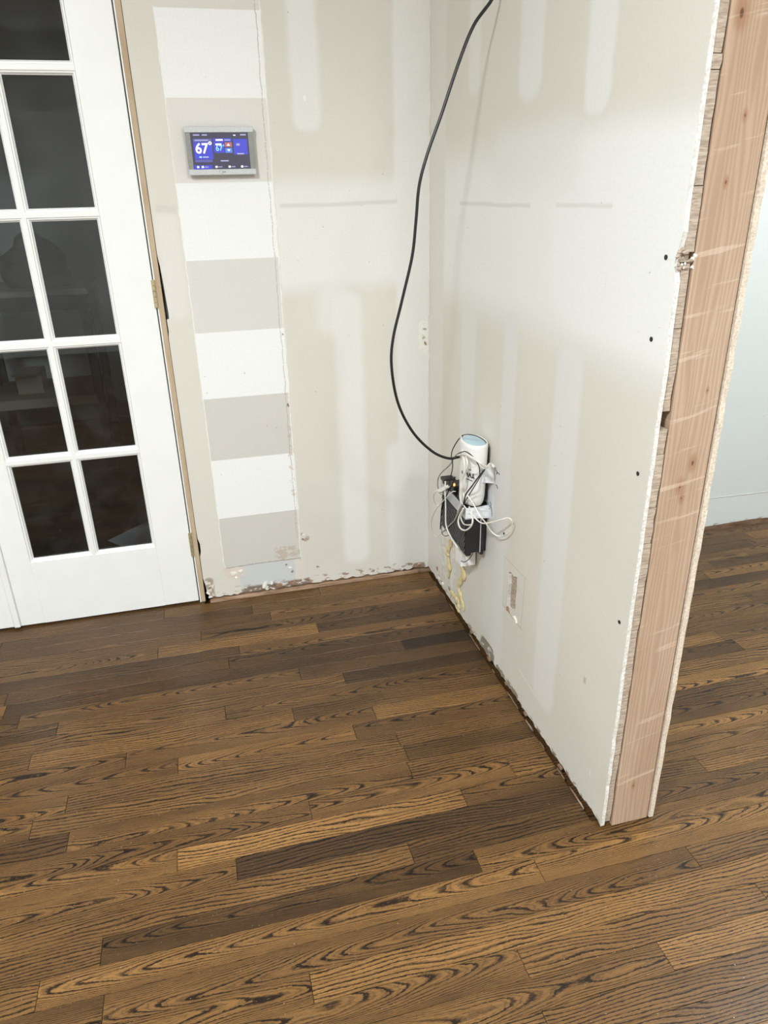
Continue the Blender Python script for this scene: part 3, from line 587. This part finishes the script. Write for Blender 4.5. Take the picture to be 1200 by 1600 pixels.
tri(0.64, 0.33, True, M['txt']); tri(0.64, 0.485, False, M['txt'])
bm = bmesh.new()
for i in range(20):
    a0, a1 = 2 * math.pi * i / 20, 2 * math.pi * (i + 1) / 20
    q = [(math.cos(a) * r * 1.0 - 0.002, 0, math.sin(a) * r * 0.9) for a, r in ((a0, 0.0052), (a1, 0.0052), (a1, 0.0044), (a0, 0.0044))]
    bm.faces.new([bm.verts.new((p[0] + (-0.602), -0.0257, p[2] + tz0 + 0.0073)) for p in q])
under(to_obj('maker_emblem', bm, M['steel_dark']), th); under(boxes('maker_emblem', [(-0.602, -0.592, -0.02575, -0.0255, tz0 + 0.0058, tz0 + 0.0088)], M['steel_dark']), th)

# ------------------------------------------------------------------ cluster of network gear on the partition
bx0, bx1, by0, by1, bz0, bz1, bz2 = -0.0688, -0.0100, -0.547, -0.345, 0.340, 0.450, 0.488
modem = empty('modem', (-0.04, -0.45, bz0)); tag(modem, 'black ribbed modem with a silver upper band strapped to the partition', 'modem')
def mp(name, b, m, bev=0.0, seg=1):
    o = box(name, *b, m, None, bev, seg); return under(o, modem)
mp('case', (bx0 + 0.0016, bx1, by0 + 0.001, by1, bz0 + 0.004, bz1), M['black'], 0.0015)
M['rib'] = plain('rib_plastic', srgb(78, 78, 77), 0.4, nscale=120)
rz0, rz1, ry0, ry1, run = bz0 + 0.006, bz1 - 0.002, by0 + 0.003, by1 - 0.003, 0.055
n_r = 24
for i in range(n_r):      # slanted ribs on the long side
    yb = ry0 + (ry1 - ry0 + run) * (i + 0.5) / n_r; w_ = 0.0024; pts_ = []
    for side in (-w_, w_):
        t0, t1 = 0.0, 1.0; y0_ = yb + side
        if y0_ > ry1: t0 = (y0_ - ry1) / run
        if y0_ - run < ry0: t1 = (y0_ - ry0) / run
        pts_.append(((y0_ - run * t0, rz0 + (rz1 - rz0) * t0), (y0_ - run * t1, rz0 + (rz1 - rz0) * t1), t1 > t0))
    if not (pts_[0][2] and pts_[1][2]): continue
    under(plate('rib', [pts_[0][0], pts_[0][1], pts_[1][1], pts_[1][0]], [], lambda u, v, d: (bx0 - 0.0006 + d, u, v), 0.0024, M['rib']), modem)
mp('foot', (bx0 + 0.004, bx0 + 0.020, by0 - 0.001, by0 + 0.05, bz0 - 0.003, bz0 + 0.006), M['black'], 0.001)
mp('foot', (bx1 - 0.012, bx1 - 0.002, by0 - 0.001, by0 + 0.05, bz0 - 0.004, bz0 + 0.006), M['black'], 0.001)
mp('silver_band', (bx0, bx1 + 0.0005, by0, by1, bz1, bz2 - 0.004), M['silver'], 0.002, 2)
mp('lid', (bx0 + 0.001, bx1, by0 + 0.001, by1, bz2 - 0.004, bz2), M['black'], 0.001)
mp('front_groove', (bx1 - 0.014, bx1 - 0.011, by0 - 0.0008, by0 + 0.003, bz0 + 0.004, bz1 - 0.002), M['silver'])
mp('vent_slot', (bx0 + 0.022, bx0 + 0.034, by0 + 0.0002, by0 + 0.003, bz1 - 0.012, bz1 - 0.008), M['dark_hole'])
mount = plate('wall_bracket', [(-0.535, 0.486), (-0.40, 0.486), (-0.40, 0.30), (-0.535, 0.34)], [], lambda u, v, d: (-0.0002 - d, u, v), 0.0100, M['black'])
tag(mount, 'flat black plate between the modem and the partition wall', 'bracket')

# oval white router standing on the modem
rt = empty('router', (-0.040, -0.515, bz2)); tag(rt, 'oval white router with a pale blue cap standing on the black modem', 'router')
def oval_stack(name, levels, m, seg=40, cap_b=True, cap_t=True, c=(-0.040, -0.515), tilt=0.0):
    vs_, fs = [], []
    for z_, a_, b_ in levels:
        for k in range(seg):
            t_ = 2 * math.pi * k / seg; cs, sn = math.cos(t_), math.sin(t_)
            vs_.append((c[0] + b_ * math.copysign(abs(cs) ** 0.85, cs), c[1] + a_ * sn - tilt * (z_ - bz2), z_ - 0.10 * (c[1] - (c[1] + a_ * sn)) * 0))
    for i in range(len(levels) - 1):
        for k in range(seg):
            j = (k + 1) % seg; fs.append((i * seg + k, i * seg + j, (i + 1) * seg + j, (i + 1) * seg + k))
    if cap_b: fs.append(tuple(range(seg)))
    if cap_t: fs.append(tuple(range((len(levels) - 1) * seg, len(levels) * seg)))
    o = from_py(name, vs_, fs, m, None, True); return under(o, rt)
T = 0.03
oval_stack('body', [(bz2, 0.030, 0.018), (bz2 + 0.004, 0.040, 0.025), (bz2 + 0.012, 0.046, 0.029), (bz2 + 0.03, 0.050, 0.031), (0.60, 0.053, 0.033), (0.660, 0.054, 0.0335), (0.668, 0.0535, 0.033), (0.6705, 0.0515, 0.0315), (0.6705, 0.0475, 0.0275), (0.6665, 0.0468, 0.0268)], M['wht'], cap_t=True, tilt=T)
oval_stack('cap', [(0.6655, 0.0462, 0.0262), (0.6690, 0.0462, 0.0262), (0.6694, 0.0450, 0.0252)], M['blue'], cap_b=False, tilt=T)
under(box('back_panel', -0.0102, -0.0030, -0.538, -0.47, 0.50, 0.652, M['black'], None, 0.003, 2), rt)
def router_text(s, size, y_, z_, bold):
    # printed on the curved side, the router stands upside down so the print is inverted
    ang = math.radians(200); nx = Vector((-0.86, -0.51, 0)); right_ = Vector((-0.51, 0.86, 0)) * 1.0
    mt = Matrix(((right_.x, 0, nx.x, y_[0]), (right_.y, 0, nx.y, y_[1]), (0, -1, 0, z_), (0, 0, 0, 1)))
    o = text_mesh('printed_mark', s, size, M['print'], None, mt, bold); return under(o, rt)
cpt = (-0.0675, -0.5545)
router_text('TVVm', 0.017, cpt, 0.588, 0.0005); router_text('~~~', 0.012, cpt, 0.602, 0.0003); router_text('~~~~', 0.010, (cpt[0] + 0.002, cpt[1] - 0.003), 0.573, 0.0003)

# other bits of the cluster
a = empty('power_adapter', (-0.03, -0.46, 0.262)); tag(a, 'white power adapter hanging under the black modem', 'adapter')
under(box('adapter_body', -0.052, -0.004, -0.475, -0.425, 0.262, 0.330, M['wht'], None, 0.004, 2), a)
under(plate('hanging_label', [(-0.475, 0.272), (-0.448, 0.272), (-0.456, 0.246)], [], lambda u, v, d: (-0.030 - d, u, v), 0.0006, M['paper']), a)
sw = empty('media_converter', (-0.035, -0.25, 0.40)); tag(sw, 'small grey round-cornered converter behind the cords at the far end of the modem', 'converter')
under(box('converter_case', -0.040, -0.0005, -0.285, -0.245, 0.418, 0.458, M['silver'], None, 0.008, 3), sw)
under(box('converter_lid', -0.0410, -0.002, -0.284, -0.246, 0.454, 0.466, M['black'], None, 0.004, 2), sw)
pl = empty('inline_plug', (-0.074, -0.36, 0.46)); tag(pl, 'short white inline plug with cords at both ends, beside the ribbed side', 'plug')
A_, B_ = Vector((-0.078, -0.335, 0.452)), Vector((-0.074, -0.402, 0.492))
v, f = sweep([A_.lerp(B_, i / 6) for i in range(7)], 0.0078, 4, lambda s: 1.0 if 0.05 < s < 0.95 else 0.8); under(from_py('plug_body', v, f, M['wht']), pl)
v, f = sweep([B_.lerp(B_ + (B_ - A_) * 0.18, i / 3) for i in range(4)], 0.0055, 8); under(from_py('plug_tip', v, f, M['cord_white'], None, True), pl)
ind = empty('indicator_plug', (-0.055, -0.434, 0.49)); tag(ind, 'black plug with a glowing orange light left of the white router', 'plug')
under(box('plug_body', -0.066, -0.050, -0.441, -0.428, bz2, 0.508, M['black'], None, 0.003, 2), ind)
bm = bmesh.new(); bmesh.ops.create_uvsphere(bm, u_segments=12, v_segments=8, radius=0.0036, matrix=Matrix.Translation((-0.062, -0.4345, 0.5105)) @ Matrix.Diagonal((0.8, 0.8, 1.5, 1)))
under(to_obj('light', bm, M['led'], None, smooth=True), ind)

def tape(name, quad, label, th_=0.0007, n=6, wr=0.0016):
    """a strip between two edges: quad = a0, a1 (one end), b0, b1 (other end)"""
    a0, a1, b0, b1 = [Vector(q) for q in quad]; vs_, fs = [], []
    nn = (b0 - a0).cross(a1 - a0).normalized()
    for i in range(n + 1):
        for j in range(n + 1):
            p = a0.lerp(b0, i / n).lerp(a1.lerp(b1, i / n), j / n); w_ = rnd.uniform(-wr, wr) if 0 < i < n else 0
            vs_.append(p + nn * w_)
    m_ = len(vs_); vs_ += [q + nn * th_ for q in vs_]
    for i in range(n):
        for j in range(n):
            k = i * (n + 1) + j; fs.append((k, k + 1, k + n + 2, k + n + 1)); fs.append((m_ + k, m_ + k + n + 1, m_ + k + n + 2, m_ + k + 1))
    rim = [i for i in range(n + 1)] + [i * (n + 1) + n for i in range(1, n + 1)] + [n * (n + 1) + i for i in range(n - 1, -1, -1)] + [i * (n + 1) for i in range(n - 1, 0, -1)]
    for q, r in zip(rim, rim[1:] + rim[:1]): fs.append((q, r, r + m_, q + m_))
    return tag(from_py(name, vs_, fs, M['tape']), label, 'tape')
tape('tape_strip', [(-0.0600, -0.5640, 0.618), (-0.0620, -0.5620, 0.570), (-0.0010, -0.5745, 0.610), (-0.0010, -0.5770, 0.562)], 'wide white tape strap from the white router to the partition wall')
tape('tape_strip', [(-0.0690, -0.5490, 0.4860), (-0.0690, -0.5490, 0.4560), (-0.0010, -0.5520, 0.4890), (-0.0010, -0.5530, 0.4500)], 'crinkled white tape across the front of the silver band')
o = plate('tape_strip', [(-0.5570, 0.5550), (-0.5680, 0.5520), (-0.5830, 0.4580), (-0.5560, 0.4480), (-0.5340, 0.4800)], [], lambda u, v, d: (-0.0004 - d, u, v), 0.0009, M['tape']); tag(o, 'tapering white tape on the partition wall with blue handwriting', 'tape')
def ink(pts, parent, name='ink_stroke', r=0.0011):
    v, f = sweep([Vector(p) for p in pts], r, 5); return under(from_py(name, v, f, M['ink']), parent) if parent.type == 'EMPTY' else from_py(name, v, f, M['ink'], parent)
for st in [[(-0.0014, -0.542, 0.492), (-0.0014, -0.548, 0.478), (-0.0014, -0.556, 0.490)], [(-0.0014, -0.544, 0.480), (-0.0014, -0.556, 0.478)], [(-0.0014, -0.556, 0.500), (-0.0014, -0.564, 0.496), (-0.0014, -0.562, 0.484)], [(-0.0014, -0.566, 0.488), (-0.0014, -0.575, 0.464)]]:
    ink(st, o)
for st in [[(-0.0004, -0.585, 0.602), (-0.0004, -0.592, 0.600), (-0.0004, -0.590, 0.594), (-0.0004, -0.599, 0.602)], [(-0.0004, -0.604, 0.602), (-0.0004, -0.608, 0.598)], [(-0.0004, -0.589, 0.563), (-0.0004, -0.596, 0.562), (-0.0004, -0.600, 0.556)]]:
    ink(st, wall_right)

CABLES = {
'coax': [(-0.0311, -0.52, 1.6489), (-0.0701, -0.52, 1.6023), (-0.1033, -0.52, 1.5315), (-0.1401, -0.52, 1.4365), (-0.1724, -0.52, 1.3582), (-0.192, -0.52, 1.2932), (-0.1999, -0.52, 1.2191), (-0.2095, -0.52, 1.1425), (-0.2358, -0.52, 1.0417), (-0.2596, -0.52, 0.952), (-0.2641, -0.52, 0.8814), (-0.2488, -0.52, 0.7902), (-0.2102, -0.52, 0.7099), (-0.1575, -0.52, 0.6514), (-0.1124, -0.52, 0.6267), (-0.0798, -0.52, 0.6267)] ,
'w1': [(-0.05, -0.4586, 0.6657), (-0.0595, -0.4727, 0.6543), (-0.0691, -0.516, 0.6466), (-0.0786, -0.5363, 0.6393), (-0.085, -0.5701, 0.6337), (-0.085, -0.5741, 0.6053), (-0.085, -0.5558, 0.5743), (-0.085, -0.5491, 0.5502), (-0.0823, -0.5391, 0.524), (-0.0782, -0.536, 0.4969), (-0.0741, -0.5074, 0.465), (-0.07, -0.4928, 0.4483)] ,
'w2': [(-0.04, -0.4363, 0.6562), (-0.052, -0.478, 0.646), (-0.064, -0.5029, 0.6356), (-0.076, -0.5576, 0.6373), (-0.08, -0.5788, 0.6303), (-0.08, -0.5708, 0.6035), (-0.08, -0.5664, 0.5792), (-0.0788, -0.5587, 0.5562), (-0.0752, -0.5401, 0.5345), (-0.0716, -0.5402, 0.5121), (-0.068, -0.5077, 0.4708)] ,
'w3': [(-0.08, -0.5055, 0.626), (-0.0825, -0.5445, 0.6426), (-0.085, -0.5902, 0.6568), (-0.0825, -0.6293, 0.6598), (-0.08, -0.6595, 0.6615), (-0.05, -0.6369, 0.6358), (-0.02, -0.5893, 0.6242), (-0.012, -0.5942, 0.6176), (-0.004, -0.5673, 0.601)] ,
'w4': [(-0.07, -0.4405, 0.5869), (-0.074, -0.4167, 0.5629), (-0.078, -0.3683, 0.5262), (-0.078, -0.3396, 0.4986), (-0.074, -0.3208, 0.4704), (-0.07, -0.3169, 0.4527)] ,
'w5': [(-0.08, -0.4428, 0.5114), (-0.0819, -0.3817, 0.4717), (-0.0838, -0.3399, 0.4554), (-0.0819, -0.3064, 0.425), (-0.0725, -0.2949, 0.3955), (-0.0631, -0.3044, 0.3926), (-0.0638, -0.3442, 0.4232), (-0.0694, -0.3397, 0.4431), (-0.075, -0.3235, 0.4499)] ,
'w6': [(-0.07, -0.4691, 0.5048), (-0.0775, -0.4582, 0.4995), (-0.085, -0.4146, 0.4589), (-0.085, -0.3331, 0.3895), (-0.07, -0.2501, 0.3118), (-0.055, -0.225, 0.2617), (-0.0475, -0.2332, 0.2468), (-0.0438, -0.2631, 0.2709), (-0.04, -0.2954, 0.2988)] ,
'w7': [(-0.075, -0.3948, 0.5083), (-0.0761, -0.3971, 0.4771), (-0.0772, -0.4068, 0.4323), (-0.077, -0.4119, 0.3764), (-0.074, -0.4445, 0.3532), (-0.071, -0.492, 0.3422), (-0.0575, -0.4885, 0.3218), (-0.0388, -0.4833, 0.2826), (-0.02, -0.4655, 0.2533)] ,
'w8': [(-0.08, -0.5852, 0.5428), (-0.0779, -0.6276, 0.5324), (-0.0757, -0.6643, 0.5169), (-0.0593, -0.6649, 0.4949), (-0.0357, -0.6543, 0.4591), (-0.0189, -0.6669, 0.4494), (-0.0154, -0.7061, 0.4746), (-0.012, -0.7256, 0.5011), (-0.0197, -0.7376, 0.527), (-0.0274, -0.7273, 0.5299), (-0.042, -0.6984, 0.511), (-0.06, -0.6498, 0.4853), (-0.0731, -0.6185, 0.4929), (-0.0766, -0.5696, 0.4968), (-0.08, -0.5385, 0.5032)] ,
'w9': [(-0.08, -0.5593, 0.4929), (-0.0819, -0.5361, 0.4602), (-0.0838, -0.5322, 0.4392), (-0.0844, -0.5552, 0.43), (-0.0825, -0.5895, 0.4408), (-0.0806, -0.6213, 0.4672), (-0.0795, -0.6281, 0.4868), (-0.0788, -0.618, 0.5064), (-0.078, -0.5966, 0.5121)] ,
'w10': [(-0.074, -0.5391, 0.4759), (-0.076, -0.5307, 0.4531), (-0.078, -0.5571, 0.4456), (-0.08, -0.5962, 0.4588), (-0.0773, -0.6198, 0.4724), (-0.0747, -0.6176, 0.4834), (-0.072, -0.6004, 0.4924)] ,
'w11': [(-0.08, -0.5763, 0.6093), (-0.0767, -0.609, 0.6288), (-0.06, -0.6217, 0.6366), (-0.03, -0.5781, 0.6124)] ,
'w12': [(-0.07, -0.4886, 0.4432), (-0.0708, -0.4655, 0.4131), (-0.0715, -0.409, 0.3656), (-0.0705, -0.3729, 0.3365), (-0.066, -0.3399, 0.3243), (-0.0615, -0.3235, 0.3382), (-0.0575, -0.3236, 0.3631), (-0.0537, -0.3264, 0.3997), (-0.05, -0.3148, 0.4158)] ,
'b1': [(-0.07, -0.5078, 0.6823), (-0.0657, -0.5203, 0.6877), (-0.0614, -0.5404, 0.694), (-0.0486, -0.5535, 0.6936), (-0.0314, -0.5562, 0.6839), (-0.0177, -0.5532, 0.6697), (-0.0109, -0.5404, 0.6454), (-0.004, -0.5169, 0.6123)] ,
'b2': [(-0.06, -0.4894, 0.6748), (-0.065, -0.4664, 0.6559), (-0.07, -0.4471, 0.6301), (-0.075, -0.4443, 0.6141), (-0.08, -0.456, 0.6029), (-0.0775, -0.4594, 0.588), (-0.075, -0.4513, 0.5658), (-0.0725, -0.4238, 0.5164), (-0.07, -0.4042, 0.4835)] ,
'b3': [(-0.08, -0.468, 0.6008), (-0.0821, -0.5029, 0.6269), (-0.0843, -0.5449, 0.6488), (-0.0836, -0.5782, 0.6614), (-0.0814, -0.615, 0.662), (-0.0793, -0.6474, 0.6543), (-0.0771, -0.6575, 0.6434), (-0.075, -0.6553, 0.6266)] ,
'b4': [(-0.02, -0.5651, 0.6059), (-0.046, -0.5826, 0.5918), (-0.072, -0.6011, 0.5748), (-0.076, -0.5668, 0.5374), (-0.08, -0.5664, 0.5222), (-0.0775, -0.5492, 0.4927), (-0.075, -0.5149, 0.4552)] ,
'b5': [(-0.02, -0.5616, 0.6031), (-0.0488, -0.5969, 0.596), (-0.0692, -0.6162, 0.5833), (-0.0728, -0.5895, 0.5491), (-0.0724, -0.5586, 0.5165), (-0.07, -0.5333, 0.4883)] ,
'b6': [(-0.06, -0.4331, 0.5348), (-0.065, -0.4259, 0.508), (-0.07, -0.4089, 0.4837), (-0.075, -0.4052, 0.466), (-0.072, -0.3594, 0.4159), (-0.069, -0.3401, 0.3539), (-0.066, -0.3271, 0.3221)] ,
'b7': [(-0.04, -0.4148, 0.2871), (-0.046, -0.4377, 0.2756), (-0.052, -0.497, 0.2917), (-0.05, -0.5319, 0.3167), (-0.04, -0.5349, 0.3339), (-0.03, -0.5089, 0.3319)] ,
'b8': [(-0.05, -0.2932, 0.3059), (-0.0567, -0.3193, 0.301), (-0.0567, -0.3498, 0.3073), (-0.05, -0.366, 0.3174)] ,
}
def cable(key, name, rad, mat, label, cat='cable', sides=8):
    return tag(tube(name, CABLES[key], rad, M[mat], None, sides), label, cat)
CABLES['coax'] = [(-0.0006, -0.545, 1.775), (-0.006, -0.528, 1.73), (-0.016, -0.522, 1.685)] + CABLES['coax']
cable('coax', 'coaxial_cable', 0.0036, 'coax', 'thick black coaxial cable hanging in a long curve down to the router', sides=12)
cable('w1', 'network_cable', 0.0034, 'cord_white', 'thick white cable twisting down the side of the white router')
cable('w2', 'network_cable', 0.0026, 'cord_white', 'white cable crossing over the twisted one on the router side')
cable('w3', 'network_cable', 0.0036, 'cord_white', 'thick white cable running across the router to the tape strap')
cable('w4', 'network_cable', 0.0020, 'cord_grey', 'pale grey cable bowing out past the small grey converter')
cable('w5', 'patch_cord', 0.0014, 'cord_white', 'thin white cord looped through the inline plug')
cable('w6', 'patch_cord', 0.0013, 'cord_white', 'thin white cord bulging out beyond the far end of the modem')
cable('w7', 'patch_cord', 0.0024, 'cord_white', 'white cord falling straight down the ribbed side to the adapter')
cable('w8', 'patch_cord', 0.0018, 'cord_white', 'white cord with a wide loop standing out over the partition wall')
cable('w9', 'patch_cord', 0.0023, 'cord_white', 'outer ring of the white cord coil on the modem corner')
cable('w10', 'patch_cord', 0.0018, 'cord_white', 'inner ring of the white cord coil on the modem corner')
cable('w11', 'patch_cord', 0.0011, 'cord_white', 'thin white cord stretched across the router print')
cable('w12', 'patch_cord', 0.0022, 'cord_grey', 'pale grey cord curling under the far end of the ribbed side')
cable('b1', 'power_cable', 0.0013, 'cord_black', 'thin black cord lying over the pale blue router cap')
cable('b2', 'power_cable', 0.0015, 'cord_black', 'thin black cord arching from the router top down its far side')
cable('b3', 'power_cable', 0.0015, 'cord_black', 'thin black cord arched across the front of the white router')
cable('b4', 'power_cable', 0.0020, 'cord_black', 'black cord slanting from the tape strap to the silver band')
cable('b5', 'power_cable', 0.0015, 'cord_black', 'black cord close beside the slanting one on the router')
cable('b6', 'power_cable', 0.0019, 'cord_black', 'black cord running down from the orange light past the inline plug')
cable('b7', 'power_cable', 0.0012, 'cord_black', 'thin black cord loop drooping below the modem over the adapter')
cable('b8', 'power_cable', 0.0012, 'cord_black', 'short black cord end hooked under the far end of the modem')
FOAM = {
'f1': [(-0.004, -0.2565, 0.2436), (-0.004, -0.239, 0.2142), (-0.004, -0.2212, 0.1817), (-0.004, -0.2288, 0.1567), (-0.004, -0.2379, 0.1336), (-0.004, -0.2332, 0.0872)] ,
'f2': [(-0.005, -0.2849, 0.2273), (-0.005, -0.304, 0.2136), (-0.005, -0.3258, 0.2003), (-0.005, -0.3529, 0.1936), (-0.005, -0.3755, 0.183), (-0.005, -0.3599, 0.154), (-0.005, -0.3325, 0.1197), (-0.005, -0.3338, 0.099), (-0.005, -0.3558, 0.0793), (-0.005, -0.3776, 0.0597), (-0.005, -0.3839, 0.0455)] ,
'f3': [(-0.004, -0.2518, 0.0473), (-0.004, -0.2948, 0.0513), (-0.004, -0.3275, 0.0501), (-0.004, -0.3349, 0.0343), (-0.004, -0.327, 0.0112)] ,
}
vs_, fs = [], []
for key, r0 in (('f1', 0.0125), ('f2', 0.0125), ('f3', 0.0120)):
    P = catmull(FOAM[key], 7)
    k = len(vs_); n_ = len(P); sd = 10
    for i, p in enumerate(P):
        s_ = i / (n_ - 1); t_ = (P[min(i + 1, n_ - 1)] - P[max(i - 1, 0)]).normalized(); wv = Vector((0, -t_.z, t_.y)).normalized()
        w_ = r0 * (0.75 + 0.75 * abs(math.sin(s_ * 8 + 1.3) * math.sin(s_ * 19 + ord(key[1])))) * min(1, 0.3 + 5 * min(s_, 1 - s_)); h_ = 0.35 * w_ + rnd.uniform(0, 0.0012)
        for j in range(sd):
            a_ = 2 * math.pi * j / sd; vs_.append(Vector((-0.0015 - h_ * max(-0.1, math.sin(a_)), p.y, p.z)) + wv * (w_ * math.cos(a_) * rnd.uniform(0.85, 1.1)))
    for i in range(n_ - 1):
        for j in range(sd):
            q = (j + 1) % sd; fs.append((k + i * sd + j, k + i * sd + q, k + (i + 1) * sd + q, k + (i + 1) * sd + j))
    fs.append(tuple(range(k, k + sd))); fs.append(tuple(range(k + (n_ - 1) * sd, k + n_ * sd)))
tag(from_py('foam_residue', vs_, fs, M['foam'], None, True), 'dried yellow foam drips on the partition wall below the modem', 'foam')

# ------------------------------------------------------------------ seen through the door glass
tag(plate('paper_sheet', [(-1.180, 0.605), (-1.094, 0.500), (-0.96, 0.50), (-0.94, 0.70), (-1.03, 0.755)], [], lambda u, v, d: (u, v, 0.0006 + d), 0.0004, M['paper']), 'torn white paper sheet on the floor behind the door glass', 'paper')
wb = empty('workbench', (-1.45, 1.72, 0)); tag(wb, 'pale wooden workbench in the dark room behind the glass doors', 'workbench')
def wp(name, b, m=M['bench'], bev=0.003):
    return under(box(name, *b, m, None, bev), wb)
wp('bench_top', (-1.78, -1.20, 1.50, 1.98, 0.868, 0.896)); wp('apron', (-1.78, -1.20, 1.515, 1.535, 0.80, 0.868), M['clutter'])
for x_ in (-1.77, -1.25):
    for y_ in (1.52, 1.92): wp('leg', (x_, x_ + 0.04, y_, y_ + 0.04, 0.0, 0.868), M['clutter'])
wp('shelf', (-1.75, -1.24, 1.50, 1.95, 0.345, 0.392))
def lump(name, c, s, label, cat):
    bm = bmesh.new(); bmesh.ops.create_icosphere(bm, subdivisions=3, radius=1.0)
    for v in bm.verts:
        k = 1 + 0.16 * math.sin(5 * v.co.x + 3 * v.co.z + c[0] * 9) + 0.10 * math.sin(9 * v.co.y + 4 * v.co.x)
        v.co = Vector((v.co.x * s[0] * k, v.co.y * s[1] * k, max(-0.55, v.co.z * k) * s[2])) + Vector(c)
    return tag(to_obj(name, bm, M['clutter'], None, smooth=True), label, cat)
lump('canvas_bag', (-1.42, 1.70, 0.896 + 0.55 * 0.15), (0.15, 0.12, 0.15), 'dark slumped canvas bag on the workbench top', 'bag')
lump('cloth_bundle', (-1.70, 1.72, 0.896 + 0.55 * 0.09), (0.055, 0.10, 0.08), 'low dark cloth bundle at the bench end', 'cloth')
cart = empty('cardboard_box', (-1.5, 1.7, 0.392)); tag(cart, 'small pale cardboard box on the lower bench shelf', 'box')
under(box('box_body', -1.62, -1.50, 1.62, 1.76, 0.392, 0.50, M['bench'], None, 0.002), cart); under(box('box_flap', -1.62, -1.50, 1.545, 1.62, 0.496, 0.499, M['bench']), cart)
